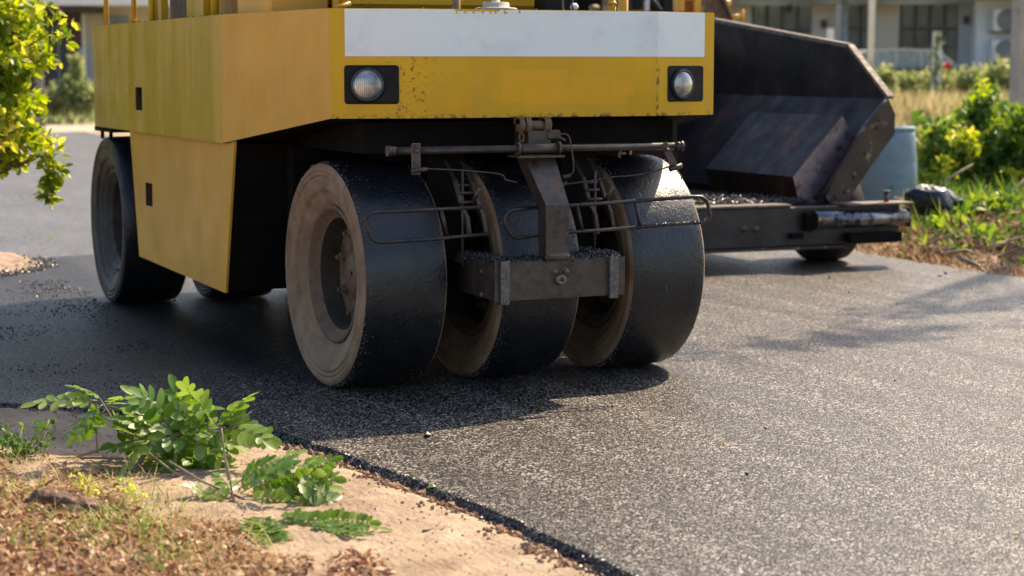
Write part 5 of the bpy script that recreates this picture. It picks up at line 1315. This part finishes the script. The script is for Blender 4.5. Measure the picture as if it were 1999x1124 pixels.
for i in range(3800):
    px, py = R_.uniform(-60, 560), R_.uniform(900, 1180); v = dens(px, py)+.4*nz(px, py, .01, 9)+.15
    if v < 0 and R_.random() > .06: continue
    q = WZ(px, py, 0); q = V((q.x, q.y, hgt(q.x, q.y)))
    if q.x > edge_x(q.y)-.08: continue
    d = V((R_.gauss(0, 1), R_.gauss(0, 1), abs(R_.gauss(0, .35)))).normalized(); l = R_.uniform(.03, .15); r = R_.uniform(.0007, .0016); b = d.cross(V((0, 0, 1))).normalized()
    e0 = q+V((0, 0, .006)); m = e0+d*l*.5+V((0, 0, R_.uniform(0, .01))); e1 = e0+d*l
    ms.add([e0-b*r, e0+b*r, m+b*r, m-b*r, e1], [[0, 1, 2, 3], [3, 2, 4]], 0, False, R_.random())
for (cx1, cy1, n1) in ((215, 1040, 240), (270, 1060, 220), (180, 1080, 150), (60, 1090, 160), (330, 1090, 130), (310, 1000, 120), (30, 1000, 120), (100, 1040, 60), (200, 985, 70), (380, 1110, 60)):
    for k in range(int(n1*.45)):
        q = WZ(cx1+R_.gauss(0, 32), cy1+R_.gauss(0, 16), 0); q = V((q.x, q.y, hgt(q.x, q.y))); dd = V((R_.gauss(0, .6), R_.gauss(0, .6), 1)).normalized(); l = R_.uniform(.02, .12); b = dd.cross(rv()).normalized()*.0016
        if k % 3 == 0: ovate(mg, q+V((0, 0, .01+R_.random()*.03)), rv(), rv()+V((0, 0, 1)), .014, .009, R_.uniform(.4, 1))
        else: m = q+dd*l*.6; e = q+dd*l+V((R_.gauss(0, .02), R_.gauss(0, .02), -.005)); mg.add([q-b, q+b, m+b, m-b, e], [[0, 1, 2, 3], [3, 2, 4]], 0, False, R_.random())
mb.build('leaf_litter', G6, kind='stuff', label='dry brown leaf litter covering the sandy corner at lower left', category='leaf litter')
ms.build('straw', G5, kind='stuff', label='pale straw and dry stems lying over the leaf litter', category='straw')
mg.build('young_grass', G4, kind='stuff', label='thin green grass blades and seedlings sprouting through the leaf litter', category='grass')
# a long reddish stick and a green leaf blade at the bottom
mb = MB(); mb.tube([WZ(x, y, .02) for x, y in ((-10, 1105), (80, 1104), (160, 1112), (240, 1122), (300, 1128))], .006, 6, 0, .004)
mb.build('reddish_stick', M['rust'], loc=WZ(120, 1108, .02), label='thin reddish stick lying in the litter at the bottom left corner', category='stick')
mb = MB(); sm = MB(); lv = thing('fallen_leaf_frond', 'olive green leaf frond lying among the litter near the bottom edge', 'leaf', WZ(280, 1100, .0)); pinnate(mb, sm, WZ(325, 1122, .03), WZ(250, 1078, .05), .026, sag=.05, rb=-.1); mb.build('leaflets', G4, lv); sm.build('leaf_stalks', M['stem'], lv)
mb = MB(); mb.tube([WZ(x, y, .0) for x, y in ((825, 1037), (838, 1035), (850, 1032), (862, 1035), (873, 1026))], .0045, 6, 0, .003)
mb.build('seed_pod', M['pod'], loc=WZ(850, 1033, 0), label='dark curled seed pod lying alone on the bare sand', category='seed pod')
for (x, y, lab, c, nm) in ((1975, 1046, 'small brown dry leaf lying on the asphalt near the right edge', G6, 'dry_leaf'), (832, 952, 'small green leaf lying at the edge of the asphalt', G2, 'green_leaf'), (92, 467, 'dark green leaf lying on the road behind the roller at left', G2, 'green_leaf'), (38, 385, 'white paper scrap lying on the old road at left', M['acw'], 'paper_scrap'), (1404, 863, 'pale straw bit lying on the sunlit asphalt', G5, 'straw_bit')):
    q = WZ(x, y, .008 if y > 500 else .01); mb = MB(); l = .03 if y > 500 else .07
    mb.leaf(q, rt+V((0, 0, .15)), V((0, 0, 1)), l, l*.5, 0, .55, .3); mb.build(nm, c, loc=q, label=lab, category='leaf' if 'leaf' in lab else ('paper' if 'paper' in lab else 'straw'))
# off-frame roadside trees on the right that shade parts of the road
t = thing('verge_tree', 'slender leafy tree on the right verge whose sparse branches shade the asphalt', 'tree', (12.6, 7.0, 0)); f = MB(); b = MB()
b.tube([(12.6, 7.0, -.1), (12.4, 6.8, 3.5), (12.0, 6.5, 6.5)], .2, 10, 0, .09)
for (tx, ty, h, rr, n) in ((2.6, .25, 9.5, .30, 90), (3.1, .45, 9.8, .35, 130), (3.6, .6, 10, .3, 90), (4.3, 1.3, 9.3, .3, 120), (4.8, 1.5, 9.5, .35, 150), (5.3, 1.75, 9.2, .35, 120)):
    c = V((tx+.85*h, ty+.47*h, h)); b.tube([(12.0, 6.5, 6.5), (V((12.0, 6.5, 6.5))+c)/2+V((0, 0, .3)), c], .045, 5, 0, .01)
    for i in range(int(n*.55)): f.leafq(c+V((R_.gauss(0, rr*1.2), R_.gauss(0, rr*.35), R_.gauss(0, .15))), rv(), rv(), .17, .11)
f.build('crown', G2, t); b.build('trunk', M['bark'], t)
# ================================================================== LIGHT
sd = V((.85, .47, 1.0)).normalized()
sun = bpy.data.lights.new('sun', 'SUN'); sun.energy = 5.0; sun.angle = math.radians(.6); sun.color = (1.0, .80, .56)
so = bpy.data.objects.new('sun', sun); col.objects.link(so); so.rotation_euler = sd.to_track_quat('Z', 'Y').to_euler(); so.location = sd*60
w = bpy.data.worlds.new('World'); S.world = w; w.use_nodes = True; nt = w.node_tree; nt.nodes.clear()
sky = nt.nodes.new('ShaderNodeTexSky'); sky.sky_type = 'NISHITA'; sky.sun_disc = False
sky.sun_elevation = math.asin(sd.z); sky.sun_rotation = math.atan2(sd.x, sd.y); sky.dust_density = 2.5; sky.air_density = 1.0
bgn = nt.nodes.new('ShaderNodeBackground'); bgn.inputs[1].default_value = .125; on = nt.nodes.new('ShaderNodeOutputWorld')
nt.links.new(sky.outputs[0], bgn.inputs[0]); nt.links.new(bgn.outputs[0], on.inputs[0])
# ================================================================== CAMERA
cd = bpy.data.cameras.new('camera'); co = bpy.data.objects.new('camera', cd); col.objects.link(co)
co.location = C0; m = Matrix((rt, up, -fw)).transposed().to_4x4(); m.translation = C0; co.matrix_world = m
cd.sensor_width = 36; cd.lens = F/IW*36; cd.clip_end = 2500; cd.clip_start = .1
cd.dof.use_dof = True; cd.dof.focus_distance = 8.4; cd.dof.aperture_fstop = 2.9
S.camera = co
S.view_settings.view_transform = 'Standard'; S.view_settings.look = 'None'; S.view_settings.exposure = .97
for o in bpy.data.objects:
    for k in ('_w', '_h'):
        if k in o: del o[k]
